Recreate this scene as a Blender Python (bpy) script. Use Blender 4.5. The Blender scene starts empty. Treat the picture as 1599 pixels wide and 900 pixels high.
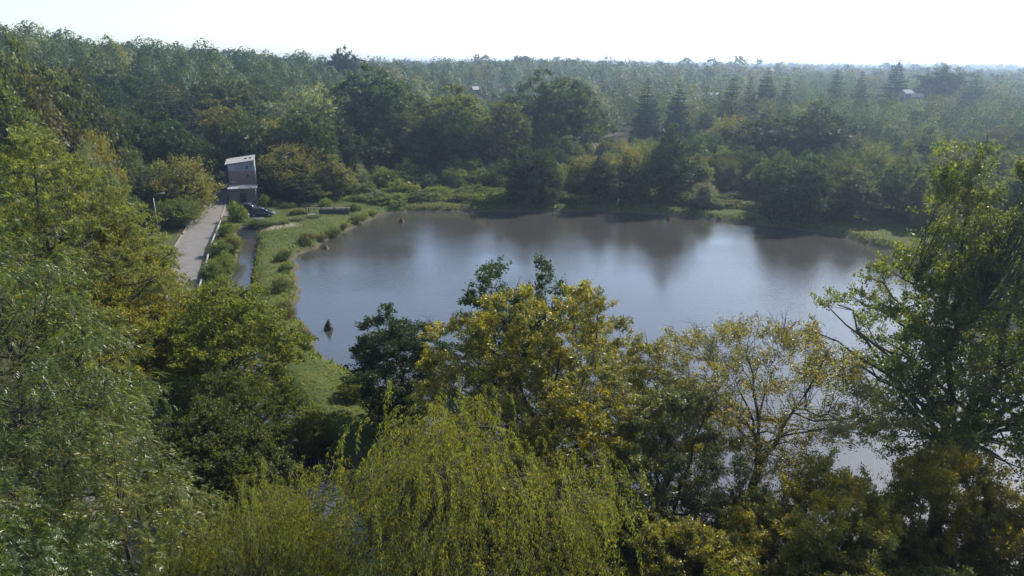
import bpy, math, random
import numpy as np
from mathutils import Vector
R = math.radians
rnd = random.Random(7)
scene = bpy.context.scene
COL = scene.collection

# ---------------------------------------------------------------- camera
PITCH = math.atan(342 / 1100.0)
CAMH = 26.0
cam_d = bpy.data.cameras.new('camera'); cam = bpy.data.objects.new('camera', cam_d); COL.objects.link(cam)
cam_d.sensor_width = 36.0; cam_d.lens = 36.0 * 1100 / 1599
cam_d.clip_start = 0.5; cam_d.clip_end = 12000
cam.location = (0, 0, CAMH); cam.rotation_euler = (math.pi / 2 - PITCH, 0, 0)
scene.camera = cam

# ---------------------------------------------------------------- sky, sun, exposure
SUN_AZ, SUN_EL = R(42), R(39)
world = bpy.data.worlds.new('World'); scene.world = world; world.use_nodes = True
wn = world.node_tree; bg = wn.nodes['Background']
sky = wn.nodes.new('ShaderNodeTexSky'); sky.sky_type = 'NISHITA'; sky.sun_disc = False
sky.sun_elevation = SUN_EL; sky.sun_rotation = SUN_AZ
sky.altitude = 150; sky.air_density = 1.0; sky.dust_density = 0.8; sky.ozone_density = 1.5
wn.links.new(sky.outputs[0], bg.inputs[0]); bg.inputs[1].default_value = 0.125
sd = bpy.data.lights.new('sun', 'SUN'); sd.energy = 4.9; sd.angle = R(0.55); sd.color = (1.0, 0.94, 0.83)
sun = bpy.data.objects.new('sun', sd); COL.objects.link(sun)
sv = Vector((math.sin(SUN_AZ) * math.cos(SUN_EL), math.cos(SUN_AZ) * math.cos(SUN_EL), math.sin(SUN_EL)))
sun.rotation_euler = (-sv).to_track_quat('-Z', 'Y').to_euler(); sun.location = (60, 80, 90)
vs = scene.view_settings
vs.view_transform = 'Standard'; vs.look = 'None'; vs.gamma = 1.0; vs.use_curve_mapping = False
vs.exposure = 0.92
cy = scene.cycles
cy.max_bounces = 6; cy.diffuse_bounces = 2; cy.glossy_bounces = 2; cy.transmission_bounces = 3
cy.transparent_max_bounces = 4; cy.volume_bounces = 0
cy.use_denoising = True; cy.caustics_reflective = False; cy.caustics_refractive = False
cy.sample_clamp_indirect = 4.0
try:
    cy.denoising_input_passes = 'RGB_ALBEDO_NORMAL'; cy.denoising_prefilter = 'ACCURATE'
except Exception: pass
HAZE_DENSITY = 0.00038

# ---------------------------------------------------------------- materials
def mat(name):
    m = bpy.data.materials.new(name); m.use_nodes = True
    nt = m.node_tree; nt.nodes.clear()
    out = nt.nodes.new('ShaderNodeOutputMaterial')
    return m, nt, out
def N(nt, t, **k):
    n = nt.nodes.new(t)
    for a, b in k.items(): setattr(n, a, b)
    return n
def noise(nt, scale, detail=4, rough=.55, coord='Object', stretch=None):
    tc = N(nt, 'ShaderNodeTexCoord'); nz = N(nt, 'ShaderNodeTexNoise')
    nz.inputs['Scale'].default_value = scale; nz.inputs['Detail'].default_value = detail; nz.inputs['Roughness'].default_value = rough
    if stretch:
        mp = N(nt, 'ShaderNodeMapping'); mp.inputs['Scale'].default_value = stretch
        nt.links.new(tc.outputs[coord], mp.inputs[0]); nt.links.new(mp.outputs[0], nz.inputs['Vector'])
    else: nt.links.new(tc.outputs[coord], nz.inputs['Vector'])
    return nz.outputs['Fac']
def ramp(nt, fac, stops):
    r = N(nt, 'ShaderNodeValToRGB'); e = r.color_ramp.elements
    while len(e) < len(stops): e.new(0.5)
    for i, (p, c) in enumerate(stops): e[i].position = p; e[i].color = (*c, 1)
    nt.links.new(fac, r.inputs[0]); return r.outputs[0]
def mixc(nt, fac, a, b, mode='MIX'):
    m = N(nt, 'ShaderNodeMix', data_type='RGBA', blend_type=mode)
    for s, v in ((m.inputs[0], fac), (m.inputs[6], a), (m.inputs[7], b)):
        if hasattr(v, 'links') or hasattr(v, 'is_linked'): nt.links.new(v, s)
        elif isinstance(v, (tuple, list)): s.default_value = (*v, 1)
        else: s.default_value = v
    return m.outputs[2]
def plain(name, c, rough=.8, var=.25, scale=2.0, metal=0, bump=0, spec=.4):
    m, nt, out = mat(name); p = N(nt, 'ShaderNodeBsdfPrincipled')
    f = noise(nt, scale, 5)
    col = ramp(nt, f, [(.3, tuple(x * (1 - var) for x in c)), (.7, tuple(min(1, x * (1 + var)) for x in c))])
    nt.links.new(col, p.inputs['Base Color']); p.inputs['Roughness'].default_value = rough; p.inputs['Metallic'].default_value = metal
    p.inputs['Specular IOR Level'].default_value = spec
    if bump:
        b = N(nt, 'ShaderNodeBump'); b.inputs['Strength'].default_value = bump; b.inputs['Distance'].default_value = .05
        nt.links.new(f, b.inputs['Height']); nt.links.new(b.outputs[0], p.inputs['Normal'])
    nt.links.new(p.outputs[0], out.inputs[0]); return m
def leaf_material(name, gloss=.012, rough=.45, trans=.5, tmul=(1.75, 1.75, .60)):
    m, nt, out = mat(name)
    at = N(nt, 'ShaderNodeAttribute', attribute_name='tint'); oi = N(nt, 'ShaderNodeObjectInfo')
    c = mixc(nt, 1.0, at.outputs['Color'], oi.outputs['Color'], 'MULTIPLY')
    ct = mixc(nt, 1.0, c, tmul, 'MULTIPLY')
    d = N(nt, 'ShaderNodeBsdfDiffuse'); t = N(nt, 'ShaderNodeBsdfTranslucent'); g = N(nt, 'ShaderNodeBsdfGlossy')
    g.inputs['Roughness'].default_value = rough; g.inputs['Color'].default_value = (.95, .97, 1, 1)
    nt.links.new(c, d.inputs[0]); nt.links.new(ct, t.inputs[0])
    a = N(nt, 'ShaderNodeMixShader'); a.inputs[0].default_value = trans
    nt.links.new(d.outputs[0], a.inputs[1]); nt.links.new(t.outputs[0], a.inputs[2])
    b = N(nt, 'ShaderNodeMixShader'); b.inputs[0].default_value = gloss
    nt.links.new(a.outputs[0], b.inputs[1]); nt.links.new(g.outputs[0], b.inputs[2])
    nt.links.new(b.outputs[0], out.inputs[0]); return m

M_LEAF = leaf_material('leaf'); M_LEAF_MID = leaf_material('leaf_dense', trans=.32)
M_LEAF_SHINY = leaf_material('leaf_shiny', gloss=.022, rough=.38)
M_NEEDLE = leaf_material('needle', gloss=.01, rough=.5, trans=.25)
M_BARK = plain('bark', (.055, .045, .036), .9, .4, 6, bump=.4)
M_BARK_PALE = plain('bark_pale', (.11, .095, .075), .9, .4, 5, bump=.4)
M_ASPHALT = plain('asphalt', (.125, .115, .108), .9, .18, .7)
M_CONC = plain('concrete', (.30, .285, .26), .85, .25, 1.4)
M_KERB = plain('kerb_stone', (.24, .20, .17), .85, .35, 3)
M_RAIL = plain('galvanised_rail', (.23, .23, .22), .5, .15, 4, metal=.2)
M_POLE = plain('lamp_pole_grey', (.30, .31, .31), .55, .15, 4, metal=.3)
M_DARKWOOD = plain('weathered_wood', (.06, .055, .05), .85, .4, 6)
M_STRAW = plain('dark_thatch', (.035, .03, .027), .95, .5, 5, bump=.6)
M_STRAWB = plain('brown_thatch', (.11, .065, .04), .95, .5, 5, bump=.6)
M_WHITE = plain('white_paint', (.72, .71, .68), .6, .08, 3)
M_RENDER = plain('grey_render', (.22, .235, .25), .9, .25, 1.3)
M_RENDERL = plain('pale_render', (.30, .31, .32), .9, .2, 1.3)
M_BEIGE = plain('beige_render', (.15, .125, .105), .9, .2, 1.0)
M_SHEET = plain('pale_roof_sheet', (.27, .265, .26), .6, .15, 1.0)
M_ROOFDK = plain('dark_roof_felt', (.06, .065, .07), .85, .3, 1.5)
M_ROOFRED = plain('red_roof_tiles', (.24, .10, .07), .85, .3, 2)
M_BRICKPL = plain('brick_chimney', (.27, .10, .07), .9, .3, 4)
M_DARK = plain('dark_opening', (.018, .019, .022), .5, .2, 3)
M_TYRE = plain('tyre_rubber', (.018, .018, .018), .9, .2, 4)
M_FIELD = plain('field_soil', (.115, .082, .064), .95, .25, .15)
M_FIELDF = plain('dry_field', (.15, .12, .085), .95, .25, .06)
M_MUD = plain('pale_mud', (.20, .175, .135), .9, .25, .6)
def brick_material():
    m, nt, out = mat('red_brown_brick'); p = N(nt, 'ShaderNodeBsdfPrincipled')
    tc = N(nt, 'ShaderNodeTexCoord'); mp = N(nt, 'ShaderNodeMapping'); mp.inputs['Rotation'].default_value = (math.pi / 2, 0, 0)
    b = N(nt, 'ShaderNodeTexBrick'); b.inputs['Scale'].default_value = 1.0
    b.inputs['Brick Width'].default_value = .26; b.inputs['Row Height'].default_value = .09; b.inputs['Mortar Size'].default_value = .012
    b.inputs['Color1'].default_value = (.17, .085, .062, 1); b.inputs['Color2'].default_value = (.23, .125, .09, 1); b.inputs['Mortar'].default_value = (.24, .22, .2, 1)
    nt.links.new(tc.outputs['Object'], mp.inputs[0]); nt.links.new(mp.outputs[0], b.inputs['Vector'])
    c = mixc(nt, noise(nt, 1.2, 4), b.outputs['Color'], (.20, .13, .10))
    nt.links.new(c, p.inputs['Base Color']); p.inputs['Roughness'].default_value = .9
    nt.links.new(p.outputs[0], out.inputs[0]); return m
M_BRICK = brick_material()
def paint(name, c):
    m, nt, out = mat(name); p = N(nt, 'ShaderNodeBsdfPrincipled')
    f = noise(nt, 3, 3); col = ramp(nt, f, [(.2, tuple(x * .9 for x in c)), (.8, tuple(x * 1.1 for x in c))])
    nt.links.new(col, p.inputs['Base Color'])
    p.inputs['Metallic'].default_value = .3; p.inputs['Roughness'].default_value = .3
    p.inputs['Coat Weight'].default_value = .6; p.inputs['Coat Roughness'].default_value = .08
    nt.links.new(p.outputs[0], out.inputs[0]); return m
M_CARBLACK = paint('car_paint_black', (.012, .013, .017)); M_CARGREY = paint('car_paint_dark_grey', (.03, .033, .038))
M_GLASS = plain('car_glass', (.02, .024, .028), .06, .1, 2, spec=.6)
M_LAMPG = plain('lamp_glass', (.6, .6, .58), .15, .05, 2, spec=.6)
M_RED = plain('tail_lamp_red', (.25, .02, .02), .2, .1, 2)
M_RIM = plain('alloy_rim', (.45, .46, .47), .35, .1, 3, metal=.7)
def water_material():
    m, nt, out = mat('pond_water'); p = N(nt, 'ShaderNodeBsdfPrincipled')
    c = ramp(nt, noise(nt, .03, 3), [(.35, (.040, .038, .034)), (.7, (.046, .044, .038))])
    nt.links.new(c, p.inputs['Base Color'])
    p.inputs['Roughness'].default_value = .06; p.inputs['IOR'].default_value = 1.5; p.inputs['Specular IOR Level'].default_value = 1.0
    n1 = noise(nt, 1.6, 3, .6, stretch=(1, 1.5, 1)); n2 = noise(nt, 7, 2, .5)
    # wind: calm patches and ruffled patches
    w = N(nt, 'ShaderNodeMapRange'); w.inputs[1].default_value = .38; w.inputs[2].default_value = .62; w.inputs[3].default_value = .35; w.inputs[4].default_value = 1.0
    nt.links.new(noise(nt, .045, 2), w.inputs[0])
    ad = N(nt, 'ShaderNodeMath', operation='MULTIPLY_ADD'); nt.links.new(n2, ad.inputs[0]); ad.inputs[1].default_value = .25; nt.links.new(n1, ad.inputs[2])
    mu = N(nt, 'ShaderNodeMath', operation='MULTIPLY'); nt.links.new(ad.outputs[0], mu.inputs[0]); nt.links.new(w.outputs[0], mu.inputs[1])
    b = N(nt, 'ShaderNodeBump'); b.inputs['Strength'].default_value = 1.0; b.inputs['Distance'].default_value = .036
    nt.links.new(mu.outputs[0], b.inputs['Height']); nt.links.new(b.outputs[0], p.inputs['Normal'])
    nt.links.new(p.outputs[0], out.inputs[0]); return m
M_WATER = water_material()
def ground_material():
    m, nt, out = mat('grassy_ground'); p = N(nt, 'ShaderNodeBsdfPrincipled')
    at = N(nt, 'ShaderNodeAttribute', attribute_name='zone'); sp = N(nt, 'ShaderNodeSeparateColor'); nt.links.new(at.outputs['Color'], sp.inputs[0])
    g1 = ramp(nt, noise(nt, .35, 6, .65), [(.3, (.040, .056, .014)), (.5, (.062, .082, .020)), (.72, (.100, .100, .036))])
    g2 = ramp(nt, noise(nt, 3.0, 4, .7), [(.3, (.55, .55, .5)), (.7, (1.2, 1.15, 1.1))])
    grass = mixc(nt, 1.0, g1, g2, 'MULTIPLY')
    litter = ramp(nt, noise(nt, .8, 6, .7), [(.3, (.030, .030, .016)), (.6, (.055, .048, .026)), (.8, (.045, .055, .02))])
    soil = ramp(nt, noise(nt, 1.5, 6, .7), [(.3, (.045, .036, .026)), (.7, (.10, .082, .058))])
    c = mixc(nt, sp.outputs[0], grass, litter); c = mixc(nt, sp.outputs[1], c, soil); c = mixc(nt, sp.outputs[2], c, (.19, .165, .125))
    nt.links.new(c, p.inputs['Base Color']); p.inputs['Roughness'].default_value = .95; p.inputs['Specular IOR Level'].default_value = .15
    b = N(nt, 'ShaderNodeBump'); b.inputs['Strength'].default_value = .7; b.inputs['Distance'].default_value = .25
    nt.links.new(noise(nt, 2.2, 5, .7), b.inputs['Height']); nt.links.new(b.outputs[0], p.inputs['Normal'])
    nt.links.new(p.outputs[0], out.inputs[0]); return m
M_GROUND = ground_material()

# ---------------------------------------------------------------- mesh helpers
def np_mesh(name, V, F, material=None, tint=None, smooth=False):
    V = np.ascontiguousarray(V, dtype=np.float32); F = np.ascontiguousarray(F, dtype=np.int32)
    me = bpy.data.meshes.new(name); k = F.shape[1]; m = len(F)
    me.vertices.add(len(V)); me.vertices.foreach_set('co', V.ravel())
    me.loops.add(m * k); me.loops.foreach_set('vertex_index', F.ravel())
    me.polygons.add(m); me.polygons.foreach_set('loop_start', np.arange(0, m * k, k, dtype=np.int32))
    me.polygons.foreach_set('loop_total', np.full(m, k, dtype=np.int32))
    if smooth: me.polygons.foreach_set('use_smooth', np.ones(m, dtype=bool))
    me.update(calc_edges=True)
    if tint is not None:
        a = me.attributes.new('tint', 'FLOAT_COLOR', 'FACE')
        c = np.ones((m, 4), dtype=np.float32); c[:, :3] = tint; a.data.foreach_set('color', c.ravel())
    if material: me.materials.append(material)
    return me
def link(name, data, parent=None, loc=None, rotz=0, scale=None):
    o = bpy.data.objects.new(name, data); COL.objects.link(o); o.parent = parent
    if loc is not None: o.location = loc
    o.rotation_euler = (0, 0, rotz)
    if scale is not None: o.scale = scale
    return o
def tag(o, label=None, cat=None, group=None, kind=None):
    if label: o['label'] = label
    if cat: o['category'] = cat
    if group: o['group'] = group
    if kind: o['kind'] = kind
    return o
class MB:
    def __init__(s): s.v = []; s.f = []
    def box(s, x0, x1, y0, y1, z0, z1):
        b = len(s.v); s.v += [(x, y, z) for z in (z0, z1) for x, y in ((x0, y0), (x1, y0), (x1, y1), (x0, y1))]
        s.f += [[b + i for i in q] for q in ((3, 2, 1, 0), (4, 5, 6, 7), (0, 1, 5, 4), (1, 2, 6, 5), (2, 3, 7, 6), (3, 0, 4, 7))]; return s
    def hexa(s, pts):
        b = len(s.v); s.v += [tuple(p) for p in pts]
        s.f += [[b + i for i in q] for q in ((3, 2, 1, 0), (4, 5, 6, 7), (0, 1, 5, 4), (1, 2, 6, 5), (2, 3, 7, 6), (3, 0, 4, 7))]; return s
    def tube(s, pts, rad, n=8, cap=True):
        rings = []
        for i, p in enumerate(pts):
            p = Vector(p); a = Vector(pts[max(i - 1, 0)]); c = Vector(pts[min(i + 1, len(pts) - 1)]); t = (c - a).normalized()
            u = t.cross(Vector((0, 1, 0)) if abs(t.y) < .9 else Vector((1, 0, 0))).normalized(); w = t.cross(u)
            r = rad[i] if isinstance(rad, (list, tuple)) else rad; b = len(s.v)
            s.v += [tuple(p + (u * math.cos(k * 2 * math.pi / n) + w * math.sin(k * 2 * math.pi / n)) * r) for k in range(n)]; rings.append(b)
        for a, b in zip(rings, rings[1:]):
            for k in range(n): s.f.append([a + k, a + (k + 1) % n, b + (k + 1) % n, b + k])
        if cap: s.f.append([rings[0] + k for k in range(n)][::-1]); s.f.append([rings[-1] + k for k in range(n)])
        return s
    def loft(s, rings, cap=True):
        bs = []
        for r in rings: bs.append(len(s.v)); s.v += [tuple(p) for p in r]
        n = len(rings[0])
        for a, b in zip(bs, bs[1:]):
            for k in range(n): s.f.append([a + k, a + (k + 1) % n, b + (k + 1) % n, b + k])
        if cap: s.f.append([bs[0] + k for k in range(n)][::-1]); s.f.append([bs[-1] + k for k in range(n)])
        return s
    def face(s, pts): b = len(s.v); s.v += [tuple(p) for p in pts]; s.f.append(list(range(b, b + len(pts)))); return s
    def build(s, name, m, parent=None, smooth=False, **k):
        me = bpy.data.meshes.new(name); me.from_pydata(s.v, [], s.f); me.update(); me.materials.append(m)
        if smooth:
            for p in me.polygons: p.use_smooth = True
        return link(name, me, parent, **k)

# ---------------------------------------------------------------- lay of the land
def catmull(pts, n=8, closed=True):
    P = np.array(pts, float); out = []; L = len(P)
    for i in range(L if closed else L - 1):
        g = lambda j: P[j % L] if closed else P[min(max(j, 0), L - 1)]
        a, b, c, d = g(i - 1), g(i), g(i + 1), g(i + 2)
        for t in np.arange(n) / n:
            out.append(.5 * (2 * b + (c - a) * t + (2 * a - 5 * b + 4 * c - d) * t * t + (3 * b - a - 3 * c + d) * t ** 3))
    if not closed: out.append(P[-1])
    return np.array(out)
POND = catmull([(-30.5, 94), (-31.2, 99.5), (-29.5, 109), (-27, 120), (-24.6, 129.6), (-20, 132.8), (-9.7, 132.8), (3.7, 132.6), (17, 133),
    (28.7, 129.6), (36, 125), (44.5, 119.6), (52, 113.8), (56, 104), (58.5, 94), (59, 80), (57, 64), (51, 47), (43, 33), (34, 26.5), (24, 29.5),
    (14, 33.5), (4, 38), (-4, 45), (-10.5, 53.5), (-15.2, 58.3), (-18.7, 62.3), (-21.2, 68), (-24.7, 74), (-26.4, 82)], 6)
_w = np.random.default_rng(3)
_nrm = np.roll(POND, -1, 0) - np.roll(POND, 1, 0); _nrm = np.c_[_nrm[:, 1], -_nrm[:, 0]] / np.linalg.norm(_nrm, axis=1)[:, None]
POND = POND + _nrm * _w.normal(0, .28, (len(POND), 1))
DITCH = catmull([(-43.5, 113), (-41, 107.5), (-38.6, 99), (-36.2, 91), (-33.8, 83.6), (-28.5, 69), (-21.5, 55), (-14.8, 43.6), (-8, 32), (-3, 20)], 6, False)
ROADP = catmull([(-90, 200, 6), (-80, 184, 4.6), (-71.5, 168, 3.4), (-63.6, 151, 2.4), (-56.1, 130.5, 1.7), (-50.2, 112, 1.55), (-45.4, 96.5, 1.5), (-40.7, 83, 1.5), (-37.4, 73, 1.5),
    (-32.8, 60, 1.5), (-27.8, 47.5, 1.5), (-23.0, 36, 1.5), (-17, 22, 1.5), (-10, 5, 1.5)], 6, False)
def seg_dist(px, py, L, closed=False):
    best = np.full(px.shape, 1e9); idx = np.zeros(px.shape, int); tt = np.zeros(px.shape)
    n = len(L); 
    for i in range(n if closed else n - 1):
        a = L[i][:2]; b = L[(i + 1) % n][:2]; ab = b - a; l2 = ab @ ab + 1e-9
        t = np.clip(((px - a[0]) * ab[0] + (py - a[1]) * ab[1]) / l2, 0, 1)
        d = np.hypot(px - a[0] - t * ab[0], py - a[1] - t * ab[1]); k = d < best
        best = np.where(k, d, best); idx = np.where(k, i, idx); tt = np.where(k, t, tt)
    return best, idx, tt
def inside(px, py, L):
    r = np.zeros(px.shape, bool); n = len(L)
    for i in range(n):
        a = L[i]; b = L[(i + 1) % n]
        c = ((a[1] > py) != (b[1] > py)) & (px < (b[0] - a[0]) * (py - a[1]) / (b[1] - a[1] + 1e-12) + a[0]); r ^= c
    return r
def sstep(x): x = np.clip(x, 0, 1); return x * x * (3 - 2 * x)
def wob(x, y, f, s=0):
    return (np.sin(x * f + 1.3 + s) * np.cos(y * f * 1.17 + .7 * s) + .5 * np.sin(x * f * 2.3 + y * f * 1.9 + s) + .35 * np.cos(y * f * 3.7 - x * f * 2.9 + 2 * s)) / 1.85
A_T = np.array([-1.2, -.75, -.36, -.22, -.1, 0, .18, .36, .73, 1.2])
H_T = np.array([30, 28, 17, 13, 13, 15.5, 13.0, 8, 3.5, 3.])
R0_T = np.array([120, 135, 165, 190, 230, 260, 260, 230, 190, 180.])
R1_T = np.array([290, 300, 330, 380, 460, 520, 560, 600, 600, 600.])
def pond_d(x, y):
    d, _, _ = seg_dist(x, y, POND, True); return np.where(inside(x, y, POND), -d, d)
def height(x, y):
    x = np.asarray(x, float); y = np.asarray(y, float)
    r = np.hypot(x, y); a = np.where(y > 1, np.arctan2(x, np.maximum(y, 1)), np.sign(x) * 1.2)
    h = np.interp(a, A_T, H_T); r0 = np.interp(a, A_T, R0_T); r1 = np.interp(a, A_T, R1_T)
    z = 1.25 + h * sstep((r - r0) / (r1 - r0)) + .12 * wob(x, y, .35) + sstep((r - 220) / 300) * 3.4 * wob(x, y, .019) + sstep((r - 420) / 300) * 3.0 * wob(x, y, .0075, 5)
    near = (x > -140) & (x < 90) & (y > -10) & (y < 215)
    z = z - 6 * sstep((r - 1400) / 2500)
    if near.any():
        xn, yn = x[near], y[near]; zn = z[near]
        d, i, t = seg_dist(xn, yn, ROADP)
        rz = ROADP[i, 2] * (1 - t) + ROADP[np.minimum(i + 1, len(ROADP) - 1), 2] * t
        k = 1 - sstep((d - 3.2) / 5); zn = zn * (1 - k) + (rz - .06) * k
        dp = pond_d(xn, yn)
        bank = 1.05 + .1 * wob(xn, yn, .5, 2)
        prof = np.where(dp > 0, bank * sstep((dp + .35) / 1.5), 0) + np.where(dp <= 0, -1.3 * sstep(-dp / 4) + bank * sstep((dp + .35) / 1.5), 0)
        k = sstep((dp - 1.2) / 5); zn = np.where(dp > 6.2, zn, prof * (1 - k) + zn * k)
        dd, ii, t2 = seg_dist(xn, yn, DITCH)
        wd = np.interp(ii, [0, 3, 8, len(DITCH)], [2.4, 1.6, 1.0, .95])
        kk = 1 - sstep((dd - wd * .55) / 1.7); kk = kk * sstep((113 - yn) / 4); zn = zn * (1 - kk) - .75 * kk
        z[near] = zn
    return z
def gz(x, y): return float(height(np.array([x]), np.array([y]))[0])

def lines(lo, hi, step, far, grow):
    c = list(np.arange(lo, hi + .01, step)); d = step; v = hi
    while v < far: d *= grow; v += d; c.append(v)
    d = step; v = lo
    while v > -far: d *= grow; v -= d; c.insert(0, v)
    return np.array(c)
gx = lines(-78, 70, .9, 5200, 1.11); gy = lines(20, 150, .9, 5200, 1.11); gy = gy[gy > -400]
X, Y = np.meshgrid(gx, gy); Z = height(X.ravel(), Y.ravel())
nx, ny = len(gx), len(gy); ii = np.arange(nx * ny).reshape(ny, nx)
F = np.stack([ii[:-1, :-1], ii[:-1, 1:], ii[1:, 1:], ii[1:, :-1]], -1).reshape(-1, 4)
me = np_mesh('ground', np.c_[X.ravel(), Y.ravel(), Z], F, M_GROUND, smooth=True)
xf, yf = X.ravel(), Y.ravel()
zone = np.zeros((len(xf), 4), np.float32); zone[:, 3] = 1
dpv = pond_d(xf, yf); drv, _, _ = seg_dist(xf, yf, ROADP); ddv, _, _ = seg_dist(xf, yf, DITCH)
wood = sstep((yf - 138) / 8) + sstep((-xf - 30 - .22 * yf) / 5 * 0) + sstep((46 - yf) / 8) * (dpv > 1)
leftwood = sstep((-(xf + 60) + (yf - 118) * -.36) / 6) * (drv > 3)
zone[:, 0] = np.clip(wood + leftwood, 0, 1)
zone[:, 1] = np.clip((1 - sstep((dpv + .15) / .5)) + (1 - sstep((ddv - 1.0) / .9)) + .8 * (1 - sstep((drv - 2.4) / .9)), 0, 1)
dm, _, _ = seg_dist(xf, yf, np.array([(-43.6, 110.4), (-40.2, 111.6), (-36.8, 115.2)])); zone[:, 2] = 1 - sstep((dm - .9 + .4 * wob(xf, yf, 1.1)) / .8)
a = me.attributes.new('zone', 'FLOAT_COLOR', 'POINT'); a.data.foreach_set('color', zone.ravel())
tag(link('ground', me), kind='structure')

# water sheets
def offset_poly(P, d):
    n = np.roll(P, -1, 0) - np.roll(P, 1, 0); n = np.c_[n[:, 1], -n[:, 0]] / (np.linalg.norm(n, axis=1)[:, None] + 1e-9)
    return P + n * d
sgn = 1 if inside(*[np.array([v]) for v in (offset_poly(POND, .5)[0])], POND)[0] else -1
wp = offset_poly(POND, -sgn * 1.0)
b = MB(); b.face([(p[0], p[1], 0) for p in wp]); o = b.build('pond_water', M_WATER); tag(o, kind='structure')
def strip(path, w0, w1, z, name, m, dz=0):
    P = np.asarray(path); t = np.gradient(P[:, :2], axis=0); n = np.c_[-t[:, 1], t[:, 0]] / np.linalg.norm(t, axis=1)[:, None]
    A = P[:, :2] + n * w0; B = P[:, :2] + n * w1
    zz = P[:, 2] + dz if P.shape[1] > 2 else np.full(len(P), z)
    V = np.r_[np.c_[A, zz], np.c_[B, zz]]; k = len(P)
    F = np.array([[i, i + 1, k + i + 1, k + i] for i in range(k - 1)])[:, ::-1]
    return link(name, np_mesh(name, V, F, m))
tag(strip(DITCH, 2.6, -2.6, .03, 'ditch_water', M_WATER), kind='structure')

# road with kerb stones
road = tag(strip(ROADP, 2.25, -2.25, 0, 'road', M_ASPHALT, dz=.03), kind='structure')
def resample(P, step):
    s = np.r_[0, np.cumsum(np.linalg.norm(np.diff(P[:, :2], axis=0), axis=1))]; q = np.arange(0, s[-1], step)
    return np.c_[[np.interp(q, s, P[:, k]) for k in range(P.shape[1])]].T
RS = resample(ROADP, 1.0)
kerb_me = MB().box(-.48, .48, -.08, .08, -.2, .14)
kme = bpy.data.meshes.new('kerb_stone'); kme.from_pydata(kerb_me.v, [], kerb_me.f); kme.materials.append(M_KERB)
kr = random.Random(2)
for i in range(2, len(RS) - 2):
    p = RS[i]; t = RS[i + 1] - RS[i - 1]; an = math.atan2(t[1], t[0]); n = Vector((-t[1], t[0])).normalized()
    if not (84 < p[1] < 150): continue
    for side in (-1, 1):   # path runs towards the viewer: +1 is its left = the east side
        if side == 1 and p[1] < 118: continue
        if side == -1 and kr.random() < .25: continue
        q = (p[0] + n.x * side * 2.36, p[1] + n.y * side * 2.36)
        k = link('kerb_stone', kme, road, (q[0], q[1], p[2]), an)
# guard rail on the pond side of the road
gr = link('guard_rail', None, None, (float(ROADP[40][0]), float(ROADP[40][1]), 1.5)); ginv = Vector(gr.location)
tag(gr, 'pale steel guard rail along the road edge above the ditch', 'guard rail')
G2 = resample(ROADP, 2.0); idx = [i for i in range(1, len(G2) - 2) if 66 < G2[i][1] < 113]
offs = {}
for i in idx + [idx[-1] + 1]:
    t = G2[i + 1] - G2[i - 1]; n = Vector((-t[1], t[0])).normalized(); offs[i] = Vector((G2[i][0] + n.x * 2.75, G2[i][1] + n.y * 2.75, G2[i][2]))
for i in idx:
    a, c = offs[i] - ginv, offs[i + 1] - ginv
    t = (c - a).normalized(); n = Vector((-t.y, t.x, 0)); b = MB()
    prof = [(0, .42), (.07, .47), (.07, .53), (.01, .58), (.07, .63), (.07, .69), (0, .76), (-.03, .76), (-.03, .42)]
    rings = [[tuple(q + n * u + Vector((0, 0, w))) for u, w in prof] for q in (a, c - t * .03)]
    b.loft(rings).build('rail_beam', M_RAIL, gr)
    q = a - n * .10; MB().box(q.x - .06, q.x + .06, q.y - .06, q.y + .06, q.z - .3, q.z + .72).build('post', M_RAIL, gr)

# ---------------------------------------------------------------- trees
def unit(a): return a / (np.linalg.norm(a, axis=-1, keepdims=True) + 1e-9)
def tubes(paths, radii, sides):
    Bn, K, _ = paths.shape
    t = unit(np.gradient(paths, axis=1)); ref = np.where(np.abs(t[..., 2:3]) > .9, np.array([1., 0, 0]), np.array([0, 0, 1.]))
    u = unit(np.cross(t, ref)); w = np.cross(t, u); an = np.arange(sides) * 2 * np.pi / sides
    V = paths[:, :, None] + radii[:, :, None, None] * (u[:, :, None] * np.cos(an)[:, None] + w[:, :, None] * np.sin(an)[:, None])
    I = np.arange(Bn * K * sides).reshape(Bn, K, sides); J = np.roll(I, -1, 2)
    F = np.stack([I[:, :-1], J[:, :-1], J[:, 1:], I[:, 1:]], -1).reshape(-1, 4)
    return V.reshape(-1, 3), F
def bez(p0, p1, p2, K):
    t = np.linspace(0, 1, K)[None, :, None]
    return (1 - t) ** 2 * p0[:, None] + 2 * t * (1 - t) * p1[:, None] + t ** 2 * p2[:, None]
ENV = {
    'round': lambda t: np.clip(np.sin(np.pi * np.clip(t * .93 + .05, 0, 1) ** .9), 0, 1) ** .62,
    'ovate': lambda t: np.clip(t / .3, 0, 1) ** .6 * np.clip(1 - t, 0, 1) ** .62 * 1.22,
    'column': lambda t: np.clip(t / .2, 0, 1) ** .5 * np.clip((1 - t) / .55, 0, 1) ** .6,
    'cone': lambda t: np.clip(1.02 - t, 0, 1) ** .85,
    'vase': lambda t: (.35 + .65 * np.clip(t / .65, 0, 1) ** .8) * np.clip((1.02 - t) / .33, 0, 1) ** .5,
    'mound': lambda t: np.sqrt(np.clip(1.02 - t ** 1.8, 0, 1)),
}
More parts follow.
